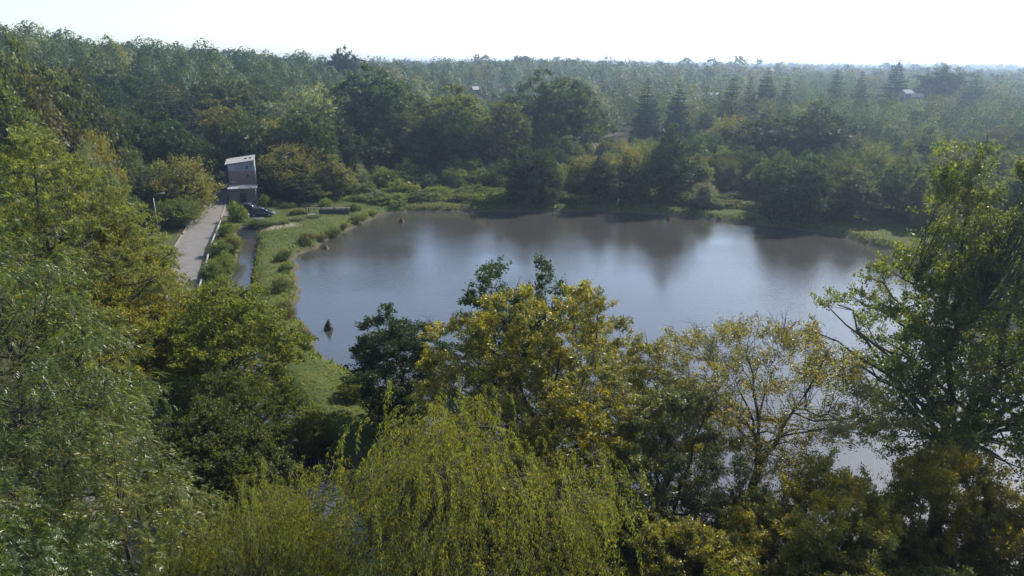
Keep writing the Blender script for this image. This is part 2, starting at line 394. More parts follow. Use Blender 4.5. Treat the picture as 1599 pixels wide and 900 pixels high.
def emit_leaves(P, D, Nn, L, W, quad):
    s = unit(np.cross(D, Nn)) * W[:, None] * .5
    if quad:
        V = np.stack([P, P + D * L[:, None] * .45 + s, P + D * L[:, None], P + D * L[:, None] * .45 - s], 1)
        return V.reshape(-1, 3), np.arange(len(P) * 4).reshape(-1, 4)
    V = np.stack([P - s, P + s, P + D * L[:, None]], 1)
    return V.reshape(-1, 3), np.arange(len(P) * 3).reshape(-1, 3)
YEL = np.array([1.75, 1.45, .5])
def make_tree(name, seed, H, Rc, cb=.25, scat=.10, zlob=.12, core=0, ltops=None, env='round', nlead=1, nlimb=10, nclump=80, ns=8, slen=1.0, up=.3, out=.8, droop=.25, nleaf=20000, L=.12, W=.07,
              quad=True, mode='plain', shell=.5, lob=.28, yel=.08, twig=.3, trad=None, lean=0, mat_leaf=None, mat_bark=None, fork=None, spread=.5, bare=0, wood_k=1.0, clumpr=.35):
    g = np.random.default_rng(seed); trad = trad or H * .017
    ph = g.uniform(0, 6.28, 6); zb = H * cb; zf = H * (fork if fork is not None else cb)
    def lobes(th, t): return 1 + lob * (np.sin(2 * th + ph[0] + 3 * t) * .5 + np.sin(3 * th + ph[1] - 5 * t) * .45 + np.sin(5 * th + ph[2] + 9 * t) * .35 + np.cos(7 * t + ph[3]) * .3)
    m = nclump * 6; t = g.uniform(0, 1, m); e = ENV[env](t); keep = g.uniform(0, 1, m) < e ** 1.3 + .06
    t = t[keep]; e = e[keep]; th = g.uniform(0, 6.2832, len(t)); rho = (shell + (1 - shell) * np.sqrt(g.uniform(0, 1, len(t)))) * np.where(g.uniform(0, 1, len(t)) < .15, g.uniform(.1, 1, len(t)), 1)
    r = Rc * e * rho * lobes(th, t)
    C = np.c_[r * np.cos(th), r * np.sin(th), zb + (H - zb) * t * (.93 + .05 * np.sin(th * 2 + ph[4]))]
    kq = 6.0 / Rc; C[:, 2] -= zlob * (H - zb) * t * (.5 + .5 * np.sin(kq * C[:, 0] * .62 + ph[5]) * np.cos(kq * C[:, 1] * .62 + ph[3]) + .25 * np.sin(kq * (C[:, 0] - C[:, 1]) * 1.1 + ph[0]))
    # thin out clumps that sit too close together
    sel = []; dmin = (Rc * Rc * (H - zb) / nclump) ** (1 / 3) * .8
    for i in range(len(C)):
        if len(sel) >= nclump: break
        if not sel or np.min(np.linalg.norm((C[sel] - C[i]), axis=1)) > dmin: sel.append(i)
    C = C[sel]; n = len(C)
    if ltops:
        low = C[C[:, 2] < H * .82]; low = low[:int(n * .55)]; ex = []
        for q_, tp in enumerate(ltops):
            tp = np.array(tp); m2 = int(n * (.19 if q_ < 2 else .07)); f = g.uniform(.25, 1.03, m2); rr2 = Rc * .66 * np.clip(1.08 - f, .03, 1) ** .55 * np.sqrt(g.uniform(.05, 1, m2)); a2 = g.uniform(0, 6.283, m2)
            ex.append(np.c_[tp[0] * f + rr2 * np.cos(a2), tp[1] * f + rr2 * np.sin(a2), zf + (tp[2] - zf) * f])
        C = np.concatenate([low] + ex); n = len(C)
    # leaders
    tops = []; WV = []; WF = []; base = 0
    def addw(V, F):
        nonlocal base
        WV.append(V); WF.append(F + base); base += len(V)
    lang = g.uniform(0, 6.28); lead = []
    K = 9
    for k in range(nlead):
        an = lang + k * 6.283 / max(nlead, 1) + g.normal(0, .3); sp = 0 if nlead == 1 else Rc * spread
        top = np.array([sp * math.cos(an) + lean, sp * math.sin(an), H * (.94 if nlead == 1 else g.uniform(.8, .95))])
        if ltops: top = np.array(ltops[k], float)
        p0 = np.array([0, 0, 0 if nlead == 1 else zf]); p1 = np.array([top[0] * .45, top[1] * .45, p0[2] + (top[2] - p0[2]) * .45]) + g.normal(0, .03 * H, 3) * [1, 1, .3]
        path = bez(p0[None], p1[None], top[None], K)[0]; path[1:-1, :2] += g.normal(0, .008 * H, (K - 2, 2)); lead.append(path)
    r0 = trad * (1 if nlead == 1 else .72)
    lr = [np.linspace(1, .08, K) ** 1.1 * r0 for _ in lead]
    addw(*tubes(np.array(lead), np.array(lr), 8))
    if nlead > 1:
        p = np.array([[0, 0, -.3], [0, 0, zf * .5], [0, 0, zf * 1.03]]) + np.array([[0, 0, 0], [.02, .03, 0], [0, 0, 0]]) * H
        addw(*tubes(p[None], np.array([[trad * 1.35, trad * 1.05, trad * .95]]), 8))
    # limbs
    if nlimb:
        order = np.argsort(-np.hypot(C[:, 0], C[:, 1]) * g.uniform(.5, 1, n))[:nlimb]; tips = C[order]
        LP0 = np.array([x for l in lead for x in l]); ll = np.array([x for l in lr for x in l])
        S = []; SR = []
        for tp in tips:
            hd = np.hypot(LP0[:, 0] - tp[0], LP0[:, 1] - tp[1]); target = np.maximum(zf, tp[2] - hd * g.uniform(.25, .85))
            j = np.argmin(np.abs(LP0[:, 2] - target) + .35 * hd + 5 * (LP0[:, 2] < zf * .98)); S.append(LP0[j]); SR.append(ll[j])
        S = np.array(S); SR = np.array(SR); d = tips - S; mid = S + d * .5; mid[:, 2] += .12 * np.linalg.norm(d, axis=1); mid += g.normal(0, .05, mid.shape) * np.linalg.norm(d, axis=1)[:, None]
        LPth = bez(S, mid, tips, 7); LPth[:, 1:-1] += g.normal(0, .02, (len(tips), 5, 3)) * np.linalg.norm(d, axis=1)[:, None, None]
        rb = np.minimum(SR * .6, trad * .34); LR = rb[:, None] * np.linspace(1, .18, 7)[None] ** .9
        addw(*tubes(LPth, LR * wood_k, 6))
        pts = LPth[:, 1:6].reshape(-1, 3); prr = LR[:, 1:6].reshape(-1)
        D2 = np.linalg.norm(C[:, None] - pts[None], axis=2) + 2.0 * np.clip(pts[None, :, 2] - C[:, None, 2] + .1, 0, 9)
        j = np.argmin(D2, axis=1); S2 = pts[j]; d2 = C - S2; mid2 = S2 + d2 * .5 + g.normal(0, .1, C.shape) * np.linalg.norm(d2, axis=1)[:, None]; mid2[:, 2] += .08 * np.linalg.norm(d2, axis=1)
        r2 = np.minimum(prr[j] * .6, .05 * trad / .2 + .01); addw(*tubes(bez(S2, mid2, C, 5), r2[:, None] * np.linspace(1, .3, 5)[None] * wood_k, 5))
    # shoots
    cen = np.array([lean * .5, 0, zb + (H - zb) * .35]); od = unit((C - cen) * [1, 1, .8])
    cid = np.repeat(np.arange(n), ns); p0 = C[cid] + g.normal(0, clumpr * slen, (len(cid), 3)) * [1, 1, .6]
    d = unit(unit(g.normal(0, 1, (len(cid), 3))) + out * od[cid] + np.array([0, 0, up])); ln = slen * g.uniform(.55, 1.25, len(cid))
    if mode == 'weep':
        ln = slen * g.uniform(.5, 1.3, len(cid)); d = unit(od[cid] * [1, 1, .2] + g.normal(0, .6, (len(cid), 3)) * [1, 1, .3] + np.array([0, 0, .12]))
    def path(i, s):
        if mode == 'weep':
            h = .9 * (1 - np.exp(-3.2 * s)); q = p0[i] + d[i] * (h * np.minimum(ln[i], 3))[:, None]; q[:, 2] -= ln[i] * .95 * np.clip(s - .12, 0, 1) ** 1.35
            tg = d[i] * (1.2 * np.exp(-3.2 * s))[:, None]; tg[:, 2] -= 1.2 * np.clip(s - .12, 0, 1) ** .35; return q, unit(tg)
        q = p0[i] + d[i] * (ln[i] * s)[:, None]; q[:, 2] -= droop * ln[i] * s * s
        tg = d[i].copy(); tg[:, 2] -= 2 * droop * s; return q, unit(tg)
    if twig > 0:
        pick = np.nonzero(g.uniform(0, 1, len(cid)) < twig)[0]; kk = 4; ss = np.linspace(0, 1, kk)
        T = np.stack([path(pick, np.full(len(pick), s))[0] for s in ss], 1); T[:, 0] = C[cid[pick]] * .3 + p0[pick] * .7
        addw(*tubes(T, np.linspace(.016, .006, kk)[None] * np.ones((len(pick), 1)) * wood_k, 3))
    if bare:
        bi = g.choice(np.argsort(-C[:, 2])[:max(6, n // 2)], bare); bd = unit(g.normal(0, .45, (bare, 3)) + od[bi] * .5 + [0, 0, 1.0]); bl = g.uniform(.8, 2.0, bare)
        T = C[bi][:, None] + bd[:, None] * (bl[:, None] * np.linspace(0, 1, 5)[None])[..., None]; T[:, 1:] += np.cumsum(g.normal(0, .06, (bare, 4, 3)), 1)
        addw(*tubes(T, np.linspace(.022, .006, 5)[None] * np.ones((bare, 1)), 3))
        for q in (1, 2, 3):
            T2 = T[:, q:q + 1] + unit(bd + g.normal(0, .7, (bare, 3)))[:, None] * (bl[:, None] * .45 * np.linspace(0, 1, 3)[None])[..., None]
            addw(*tubes(T2, np.linspace(.012, .005, 3)[None] * np.ones((bare, 1)), 3))
    # leaves
    cw = g.uniform(.55, 1.3, n); pr = cw[cid] * ln; i = g.choice(len(cid), nleaf, p=pr / pr.sum()); s = g.uniform(.12, 1, nleaf) ** .8
    P, T = path(i, s); rv = unit(g.normal(0, 1, (nleaf, 3)))
    cy_ = np.clip(g.normal(yel, yel * .9, n), 0, 1); cv = g.uniform(.82, 1.15, n)
    isy = g.uniform(0, 1, nleaf) < cy_[cid[i]]
    val = cv[cid[i]] * g.uniform(.72, 1.28, nleaf); hue = g.normal(0, .10, nleaf)
    tint = val[:, None] * np.c_[1 + hue, np.ones(nleaf), 1 - hue * .5]; tint[isy] *= YEL * g.uniform(.75, 1.1, (isy.sum(), 1))
    P = P + g.normal(0, scat, P.shape)
    if mode == 'pinnate':
        D = unit(T * .5 + rv * .75 + np.array([0, 0, -.12])); Nn = unit(rv[:, [1, 2, 0]] * .5 + np.array([0, 0, 1.])); side = unit(np.cross(D, Nn)); Lr = L * g.uniform(.7, 1.2, nleaf)
        Ps, Ds, Ns, Ti = [], [], [], []
        for k in range(9):
            f = (k // 2 + 1) / 5.0; sg = (-1 if k % 2 else 1); q = P + D * (Lr * f)[:, None]; q[:, 2] -= .35 * Lr * f * f
            dd = unit(side * sg * .8 + D * .55 + [0, 0, -.25]) if k < 8 else unit(D + [0, 0, -.6]); Ps.append(q); Ds.append(dd); Ns.append(Nn); Ti.append(tint)
        P = np.concatenate(Ps); D = np.concatenate(Ds); Nn = np.concatenate(Ns); tint = np.concatenate(Ti); mm = len(P)
        V, Fq = emit_leaves(P, D, Nn + g.normal(0, .25, (mm, 3)), g.uniform(.8, 1.2, mm) * L * .36, np.full(mm, W), False)
    else:
        if mode == 'weep': D = unit(T * .9 + rv * .6); Nn = rv[:, [2, 0, 1]]
        elif mode == 'needle':
            sd_ = unit(np.cross(T, [0, 0, 1.])) * np.where(g.uniform(0, 1, nleaf) < .5, -1, 1)[:, None]; D = unit(T * .55 + sd_ * .75 + rv * .25 + [0, 0, -.22]); Nn = unit(np.array([0, 0, 1.]) + rv * .5)
        else: D = unit(T * .45 + rv * .85 + np.array([0, 0, -.18])); Nn = unit(rv[:, [1, 2, 0]] + np.array([0, 0, .7]))
        V, Fq = emit_leaves(P, D, Nn, L * g.uniform(.7, 1.3, nleaf), W * g.uniform(.75, 1.25, nleaf), quad)
    if core:  # oversized inner quads added to stop light leaking through the crown
        ci = np.repeat(np.arange(n), core); q = cen + (C[ci] - cen) * g.uniform(.45, .86, (len(ci), 1)) + g.normal(0, .3, (len(ci), 3)); kw = min(1.0, Rc / 3.5)
        V3, F3 = emit_leaves(q, unit(g.normal(0, 1, (len(ci), 3))), unit(g.normal(0, 1, (len(ci), 3))), 1.25 * kw * g.uniform(.7, 1.2, len(ci)), .95 * kw * g.uniform(.7, 1.2, len(ci)), quad)
        V = np.r_[V, V3]; Fq = np.r_[Fq, F3 + Fq.max() + 1]; tint = np.r_[tint, np.ones((len(ci), 3)) * g.uniform(.7, 1.1, (len(ci), 1))]
    V[:, 2] = np.maximum(V[:, 2], .05)
    return (np_mesh(name + '_trunk', np.concatenate(WV), np.concatenate(WF), mat_bark or M_BARK, smooth=True), np_mesh(name + '_crown', V, Fq, mat_leaf or M_LEAF, tint=tint), H, Rc)
def make_spruce(name, seed, H, Rc, nleaf=9000, cb=.06, L=.6, W=.34, gap=1.0):
    g = np.random.default_rng(seed); lv = int(H * 1.9 / gap); p0 = []; d = []; ln = []
    for k in range(lv):
        t = (k + g.uniform(-.3, .3)) / lv; t = min(max(t, 0), .985); z = H * (cb + (1 - cb) * t); r = Rc * (1 - t) ** .8 * g.uniform(.8, 1.12) + .15; q = int(6 + 3 * (1 - t)); a0 = g.uniform(0, 6.28)
        for j in range(q):
            a = a0 + j * 6.283 / q + g.normal(0, .18); p0.append((0, 0, z)); d.append((math.cos(a), math.sin(a), .12 + .35 * t)); ln.append(r * g.uniform(.7, 1.12))
    p0, d, ln = np.array(p0, float), unit(np.array(d)), np.array(ln); m = len(ln)
    i = g.choice(m, nleaf, p=ln ** 1.2 / (ln ** 1.2).sum()); s = g.uniform(.12, 1, nleaf) ** .75
    P = p0[i] + d[i] * (ln[i] * s)[:, None]; P[:, 2] += ln[i] * (-.42 * s + .22 * s ** 3); T = d[i].copy(); T[:, 2] -= .25
    sd_ = unit(np.cross(T, [0, 0, 1.])) * np.where(g.uniform(0, 1, nleaf) < .5, -1, 1)[:, None]; rv = unit(g.normal(0, 1, (nleaf, 3)))
    D = unit(T * .55 + sd_ * .55 + rv * .35 + [0, 0, -.75]); sc = np.clip(ln[i] / (Rc * .6), .35, 1.15) * g.uniform(.7, 1.25, nleaf)
    V, Fq = emit_leaves(P, D, unit(np.array([0, 0, .35]) + unit(g.normal(0, 1, (nleaf, 3)))), L * sc, W * sc, False)
    tint = g.uniform(.7, 1.3, nleaf)[:, None] * np.array([1, 1, 1.])
    W1, F1 = tubes(np.array([[[0, 0, -.2], [0, 0, H * .5], [0, 0, H * .98]]]), np.array([[H * .016, H * .009, .02]]), 7)
    ss = np.linspace(0, .85, 4); T4 = p0[:, None] + d[:, None] * (ln[:, None] * ss)[..., None]; T4[:, :, 2] += ln[:, None] * (-.42 * ss + .22 * ss ** 3)
    W2, F2 = tubes(T4, (ln[:, None] * .012 + .008) * np.linspace(1, .4, 4)[None], 3)
    return (np_mesh(name + '_trunk', np.r_[W1, W2], np.r_[F1, F2 + len(W1)], M_BARK, smooth=True), np_mesh(name + '_crown', V, Fq, M_NEEDLE, tint=tint), H, Rc)
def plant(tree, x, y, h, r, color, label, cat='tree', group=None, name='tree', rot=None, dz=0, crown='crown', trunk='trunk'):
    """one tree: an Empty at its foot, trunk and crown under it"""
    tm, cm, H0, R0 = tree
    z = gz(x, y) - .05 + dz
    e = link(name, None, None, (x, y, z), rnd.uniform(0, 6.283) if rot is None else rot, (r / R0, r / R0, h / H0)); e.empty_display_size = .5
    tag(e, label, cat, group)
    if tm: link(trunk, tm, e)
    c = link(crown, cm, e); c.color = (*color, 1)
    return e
KX = 1 / 1100.0
def spot(u, y, vtop, zg=None):
    """x, ground z and top z of a thing seen at column u, standing y metres ahead, its top at row vtop"""
    b = (450 - vtop) * KX; zt = CAMH + y * (-math.sin(PITCH) + b * math.cos(PITCH)) / (math.cos(PITCH) + b * math.sin(PITCH))
    x = 0; z0 = 1.2
    for _ in range(3):
        t = y * math.cos(PITCH) + (CAMH - (z0 + zt) / 2) * math.sin(PITCH); x = (u - 799.5) * KX * t; z0 = gz(x, y)
    return x, z0, zt, t
def tree_at(kind, u, y, vtop, wpx, color, label, **k):
    x, z0, zt, t = spot(u, y, vtop); v = k.pop('lo', 0)
    return plant(kind, x, y, max(zt - z0, .5), wpx * KX * t / 2, color, label, **k)

# colours of foliage (base colour of the leaves)
DK = (.030, .048, .018); MID = (.050, .072, .022); LT = (.085, .110, .034); OLV = (.085, .088, .030); GOLD = (.130, .118, .030); SILV = (.105, .120, .075); BRN = (.080, .072, .030); BLU = (.030, .045, .038); LIME = (.10, .125, .028)

# ------- near trees
T_WEEP = make_tree('weeping_willow', 11, 14, 7.0, cb=.26, env='round', nlead=3, nlimb=16, nclump=240, ns=14, slen=2.6, nleaf=185000, L=.19, W=.05, quad=False, mode='weep', shell=.72, yel=.12, twig=.4, spread=.35, fork=.22, mat_leaf=M_LEAF_SHINY, lob=.5, zlob=.42, scat=.07)
T_PINN = make_tree('pinnate_tree', 21, 21, 6.5, cb=.18, env='ovate', nlimb=22, nclump=230, ns=7, slen=1.1, nleaf=11500, L=.46, W=.05, mode='pinnate', up=.15, droop=.35, yel=.10, shell=.55, lob=.33, mat_leaf=M_LEAF_SHINY, twig=.4)
T_PINN2 = make_tree('pinnate_tree_low', 22, 13, 4.6, cb=.15, env='round', nlimb=14, nclump=130, ns=7, slen=1.0, nleaf=7500, L=.44, W=.05, mode='pinnate', up=.15, droop=.35, yel=.24, shell=.5, lob=.33, mat_leaf=M_LEAF_SHINY, twig=.4)
T_FEATH = make_tree('light_willow', 31, 22, 6.5, cb=.2, env='round', nlimb=18, nclump=210, ns=10, slen=1.1, nleaf=105000, L=.24, W=.075, quad=False, up=.5, droop=.3, yel=.06, lob=.25)
T_MAPLE = make_tree('maple', 41, 12, 5.0, cb=.10, env='round', nlimb=16, nclump=170, ns=11, slen=1.0, nleaf=60000, L=.19, W=.14, up=.9, out=.7, droop=.1, yel=.14, lob=.32, nlead=3, fork=.12)
T_MAPLE2 = make_tree('maple_tall', 42, 15, 4.2, cb=.12, env='ovate', nlimb=14, nclump=140, ns=11, slen=.95, nleaf=45000, L=.19, W=.14, up=.9, out=.7, droop=.1, yel=.2, lob=.32)
T_ALDER = make_tree('alder', 51, 10.5, 3.0, cb=.12, env='round', nlimb=14, nclump=120, ns=10, slen=.6, nleaf=50000, L=.14, W=.11, up=.25, droop=.15, yel=.02, lob=.45, shell=.4, bare=6)
T_ALDER2 = make_tree('alder_open', 52, 15, 2.7, cb=.42, env='vase', nlimb=10, nclump=52, ns=9, slen=.6, nleaf=17000, L=.15, W=.11, up=.2, droop=.2, yel=.03, lob=.6, shell=.5, nlead=2, fork=.4, clumpr=.5)
T_YWIL = make_tree('yellow_willow', 61, 14.5, 6.4, cb=.20, env='round', nlead=4, nlimb=22, nclump=230, ns=10, slen=.95, nleaf=155000, quad=False, L=.18, W=.07, up=.55, droop=.2, yel=.34, lob=.36, fork=.20, spread=.45, bare=34, mat_leaf=M_LEAF_SHINY)
T_SPARSE = make_tree('sparse_willow', 62, 14, 4.9, cb=.38, env='vase', nlead=3, nlimb=16, nclump=125, ns=9, slen=1.0, nleaf=42000, L=.15, W=.052, up=.8, droop=.15, yel=.24, lob=.35, fork=.34, spread=.6, bare=60, twig=.8, mat_leaf=M_LEAF_SHINY)
T_GREYW = make_tree('grey_willow', 63, 11.5, 4.4, cb=.10, env='round', nlead=3, nlimb=14, nclump=130, ns=9, slen=.9, nleaf=95000, quad=False, L=.17, W=.062, up=.5, droop=.2, yel=.06, lob=.32, fork=.12, mat_leaf=M_LEAF_SHINY)
T_BUSHY = make_tree('sallow_bush', 64, 8, 4.0, cb=.06, env='mound', nlead=4, nlimb=12, nclump=110, ns=10, slen=.85, nleaf=100000, quad=False, L=.16, W=.062, up=.8, droop=.12, yel=.26, lob=.35, fork=.06, mat_leaf=M_LEAF_SHINY, twig=.5)
T_POPLAR = make_tree('big_poplar', 71, 22, 6.0, cb=.20, env='round', ltops=[(-1.9, 1.0, 21.6), (2.0, -.5, 21.2), (5.0, 1.5, 15)], nlead=3, nlimb=30, nclump=420, ns=9, slen=.9, nleaf=118000, L=.145, W=.11, up=.35, droop=.12, yel=.10, lob=.42, shell=.32, fork=.24, spread=.42, bare=10, mat_leaf=M_LEAF_SHINY, trad=.42)

tree_at(T_WEEP, 715, 25.0, 625, 390, (.118, .128, .036), 'large weeping willow with trailing yellow-green strands at the front of the view', name='weeping_willow', rot=.6)
tree_at(T_WEEP, 395, 22.5, 750, 240, (.110, .124, .036), 'smaller weeping willow left of the large one, below the dark maple', name='weeping_willow', rot=2.6)
tree_at(T_PINN, 40, 28, 255, 430, (.102, .130, .036), 'tall ash tree with silvery feathery leaves at the left edge', name='ash_tree', rot=1.2)
tree_at(T_PINN2, 205, 24, 640, 300, (.105, .125, .038), 'feathery tree with yellow patches below the tall ash tree', name='ash_tree', rot=.4)
tree_at(T_PINN2, 20, 19.5, 735, 330, (.080, .112, .036), 'green feathery tree filling the lower left corner', name='ash_tree', rot=3.0)
tree_at(T_FEATH, 85, 50, 185, 300, (.150, .165, .050), 'tall pale green willow behind the ash tree at the left edge', name='willow_tree', rot=.3)
tree_at(T_MAPLE2, 200, 56, 318, 150, (.160, .150, .030), 'golden green maple left of the road in front of the street lamp', name='maple_tree', rot=.8)
tree_at(T_MAPLE2, 170, 46, 425, 200, (.150, .145, .030), 'yellowing maple overhanging the lower road behind the ash tree', name='maple_tree', rot=2.0)
tree_at(T_MAPLE, 345, 49, 440, 215, (.120, .140, .030), 'broad green maple between the road and the grassy dike', name='maple_tree', rot=1.0)
tree_at(T_ALDER, 622, 46.5, 478, 150, (.030, .050, .020), 'dark green alder at the pond edge left of the yellow willow', name='alder_tree', rot=1.5)
tree_at(T_ALDER2, 800, 42, 383, 145, (.040, .062, .026), 'open dark alder rising above the yellow willow against the water', name='alder_tree', rot=.9)
tree_at(T_YWIL, 860, 37.5, 438, 360, (.150, .150, .042), 'broad yellow willow with dark branches in front of the pond', name='willow_tree', rot=.5)
tree_at(T_SPARSE, 1190, 34.5, 492, 290, (.145, .138, .050), 'thin yellow willow with bare twigs right of the broad yellow willow', name='willow_tree', rot=.9)
tree_at(T_GREYW, 1045, 32.5, 590, 250, (.105, .118, .055), 'grey-green willow between the broad yellow willow and the thin one', name='willow_tree', rot=.2)
tree_at(T_BUSHY, 1290, 27.5, 735, 290, (.195, .185, .045), 'yellow-green sallow bush below the thin yellow willow', name='sallow_bush', cat='bush', rot=.4)
tree_at(T_BUSHY, 1075, 25.5, 815, 240, (.125, .128, .038), 'olive sallow bush at the bottom edge right of the weeping willow', name='sallow_bush', cat='bush', rot=1.9)
tree_at(T_BUSHY, 1465, 28.5, 690, 230, (.165, .145, .042), 'golden sallow bush in front of the big poplar trunk', name='sallow_bush', cat='bush', rot=3.1)
tree_at(T_BUSHY, 1610, 25.5, 770, 260, (.120, .110, .040), 'brownish sallow bush in the lower right corner', name='sallow_bush', cat='bush', rot=4.4)
tree_at(T_BUSHY, 1180, 22.0, 892, 240, (.06, .07, .025), 'dark sallow bush low at the bottom edge between two lighter ones', name='sallow_bush', cat='bush', rot=5.0)
tree_at(T_BUSHY, 1400, 22.0, 885, 300, (.06, .07, .025), 'dark green sallow bush at the bottom edge under the golden one', name='sallow_bush', cat='bush', rot=5.6)
tree_at(T_POPLAR, 1515, 36.5, 240, 310, (.095, .115, .034), 'big poplar with dark leaning trunks at the right edge', name='poplar_tree', rot=0)
tree_at(T_MAPLE, 375, 41.5, 580, 160, (.060, .076, .022), 'maple below the broad green maple by the ditch, coloured dark for shade', name='maple_tree', rot=4.1)  # dark leaf colour carries the shade of the broad maple's lower crown
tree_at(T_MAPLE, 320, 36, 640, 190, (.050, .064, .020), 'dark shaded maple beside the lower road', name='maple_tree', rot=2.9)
tree_at(T_MAPLE, 478, 44.5, 640, 90, (.105, .125, .030), 'green bush on the dike behind the smaller weeping willow', name='bush', cat='bush', rot=3.3)
tree_at(T_MAPLE, 552, 51, 592, 46, (.130, .145, .036), 'pale green bush left of the dark alder at the pond edge', name='bush', cat='bush', rot=5.3)
tree_at(T_GREYW, 900, 29, 760, 260, (.070, .085, .030), 'green willow at the foot of the broad yellow willow', name='willow_tree', rot=4.0)

# ------- middle distance kinds
g2 = dict(twig=0, ns=7, clumpr=.45, core=6, scat=.24)
MIDK = {
 'oak': [make_tree('oak_%d' % s, 100 + s, 16, 6.0, cb=.22, env='round', nlimb=12, nclump=100, slen=.8, nleaf=12000, L=.42, W=.30, up=.2, yel=.03, lob=.35, shell=.6, mat_leaf=M_LEAF_MID, **g2) for s in range(4)],
 'ash': [make_tree('ovate_%d' % s, 120 + s, 15, 4.2, cb=.15, env='ovate', nlimb=10, nclump=100, slen=.9, nleaf=10000, L=.38, W=.27, up=.5, yel=.05, lob=.36, shell=.5, mat_leaf=M_LEAF_MID, **g2) for s in range(4)],
 'birch': [make_tree('birch_%d' % s, 140 + s, 15, 3.0, cb=.12, env='column', nlimb=8, nclump=80, slen=1.2, nleaf=7500, L=.36, W=.13, quad=False, up=-.1, droop=.7, yel=.08, lob=.3, shell=.45, mat_bark=M_BARK_PALE, mat_leaf=M_LEAF_MID, **g2) for s in range(2)],
 'maple': [make_tree('golden_%d' % s, 150 + s, 10, 4.2, cb=.06, env='round', nlead=3, fork=.08, nlimb=8, nclump=95, slen=1.1, nleaf=9000, L=.30, W=.20, up=1.1, droop=.05, yel=.06, lob=.34, shell=.5, mat_leaf=M_LEAF_MID, **g2) for s in range(3)],
 'willow': [make_tree('silver_%d' % s, 160 + s, 13, 5.0, cb=.10, env='round', nlimb=9, nclump=110, slen=1.0, nleaf=10500, L=.36, W=.11, quad=False, up=.5, droop=.3, yel=.02, lob=.4, shell=.6, mat_leaf=M_LEAF_SHINY, **g2) for s in range(2)],
 'dome': [make_tree('dome_%d' % s, 165 + s, 10, 5, cb=.03, env='mound', nlimb=8, nclump=120, slen=.75, nleaf=13000, L=.34, W=.25, up=.3, yel=.01, lob=.16, shell=.72, zlob=.06, mat_leaf=M_LEAF_MID, **g2) for s in range(1)],
 'spruce': [make_spruce('spruce_%d' % s, 170 + s, 18, 3.4 - .4 * s, 13000) for s in range(2)],
 'larch': [make_spruce('larch_%d' % s, 180 + s, 19, 3.2, 6500, L=.42, W=.13, gap=1.25) for s in range(1)],
 'pine': [make_tree('pine_%d' % s, 190 + s, 18, 3.6, cb=.5, env='round', nlimb=9, nclump=40, slen=.9, nleaf=5500, L=.42, W=.12, quad=False, up=.5, yel=0, lob=.6, mat_leaf=M_NEEDLE, **g2) for s in range(1)],
 'shrub': [make_tree('shrub_%d' % s, 200 + s, 3.0, 1.9, cb=.02, env='mound', nlead=3, fork=.05, nlimb=5, nclump=46, slen=.5, nleaf=3800, L=.20, W=.11, up=.9, droop=.08, yel=.06, lob=.36, shell=.45, mat_leaf=M_LEAF_MID, **dict(g2, scat=.10)) for s in range(3)],
 'reed': [make_tree('reed_%d' % s, 210 + s, 1.6, 1.0, cb=.02, env='mound', nlead=1, nlimb=0, nclump=26, slen=.7, nleaf=1600, L=.55, W=.05, quad=False, up=2.2, droop=.1, yel=.05, lob=.3, shell=.2, mat_leaf=M_LEAF_MID, twig=0, ns=7, scat=.03) for s in range(2)],
}
def pick(kind): return rnd.choice(MIDK[kind])
def vary(c, a=.12):
    f = rnd.uniform(1 - a, 1 + a) * 1.35; h = rnd.uniform(-a, a) * .7
    return (c[0] * f * (1 + h), c[1] * f, c[2] * f * (1 - h))
TAKEN = []
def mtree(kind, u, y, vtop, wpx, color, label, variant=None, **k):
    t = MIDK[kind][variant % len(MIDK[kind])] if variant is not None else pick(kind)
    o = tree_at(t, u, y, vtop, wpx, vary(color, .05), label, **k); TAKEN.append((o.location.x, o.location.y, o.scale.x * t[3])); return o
# left of the road and behind the tower
mtree('oak', 45, 128, 60, 140, (.075, .085, .022), 'large yellow-green oak on the left hillside at the left edge', name='oak_tree', variant=0)
mtree('oak', 125, 138, 92, 100, (.055, .062, .024), 'dark olive tree right of the large oak on the left hillside', name='oak_tree', variant=1)
mtree('ash', 78, 108, 105, 105, BRN, 'brownish tree below the large oak on the left hillside', name='ash_tree', variant=1)
mtree('ash', 30, 95, 110, 120, (.085, .100, .024), 'bright green tree at the left edge above the pale willow', name='ash_tree', variant=2)
mtree('ash', 128, 112, 140, 60, (.05, .066, .022), 'narrow green tree beside the brownish tree on the left hillside', name='ash_tree', variant=3)
mtree('maple', 148, 112, 190, 70, GOLD, 'golden bush crown above the grey cottage roof', name='maple_tree', variant=0)
mtree('willow', 152, 106, 215, 60, SILV, 'small silvery round willow above the grey cottage roof', name='willow_tree', variant=0)
mtree('birch', 192, 160, 146, 62, (.055, .075, .028), 'pointed birch standing against the dark wood above the cottages', name='birch_tree', variant=0)
mtree('birch', 203, 128, 204, 44, (.070, .080, .028), 'drooping birch left of the brick chimney', name='birch_tree', variant=1)
mtree('birch', 228, 120, 240, 62, (.062, .072, .028), 'drooping birch behind the street lamp pole', name='birch_tree', variant=0)
mtree('maple', 288, 122, 240, 92, (.115, .110, .028), 'rounded golden green maple left of the road by the tower', name='maple_tree', variant=1)
mtree('maple', 262, 128, 250, 60, (.06, .078, .022), 'green maple behind the rounded golden maple by the lamp', name='maple_tree', variant=2)
mtree('maple', 280, 113, 305, 62, (.075, .09, .024), 'low green maple on the verge below the rounded golden maple', name='maple_tree', variant=0)
mtree('ash', 175, 108, 258, 70, (.045, .066, .02), 'dark green tree between the cottage and the street lamp', name='ash_tree', variant=0)
mtree('spruce', 250, 165, 124, 62, (.024, .036, .022), 'tall dark spruce left of the blue spruce', name='spruce_tree', variant=0)
mtree('spruce', 296, 152, 135, 66, BLU, 'blue-grey spruce behind the road near the tower', name='spruce_tree', variant=0)
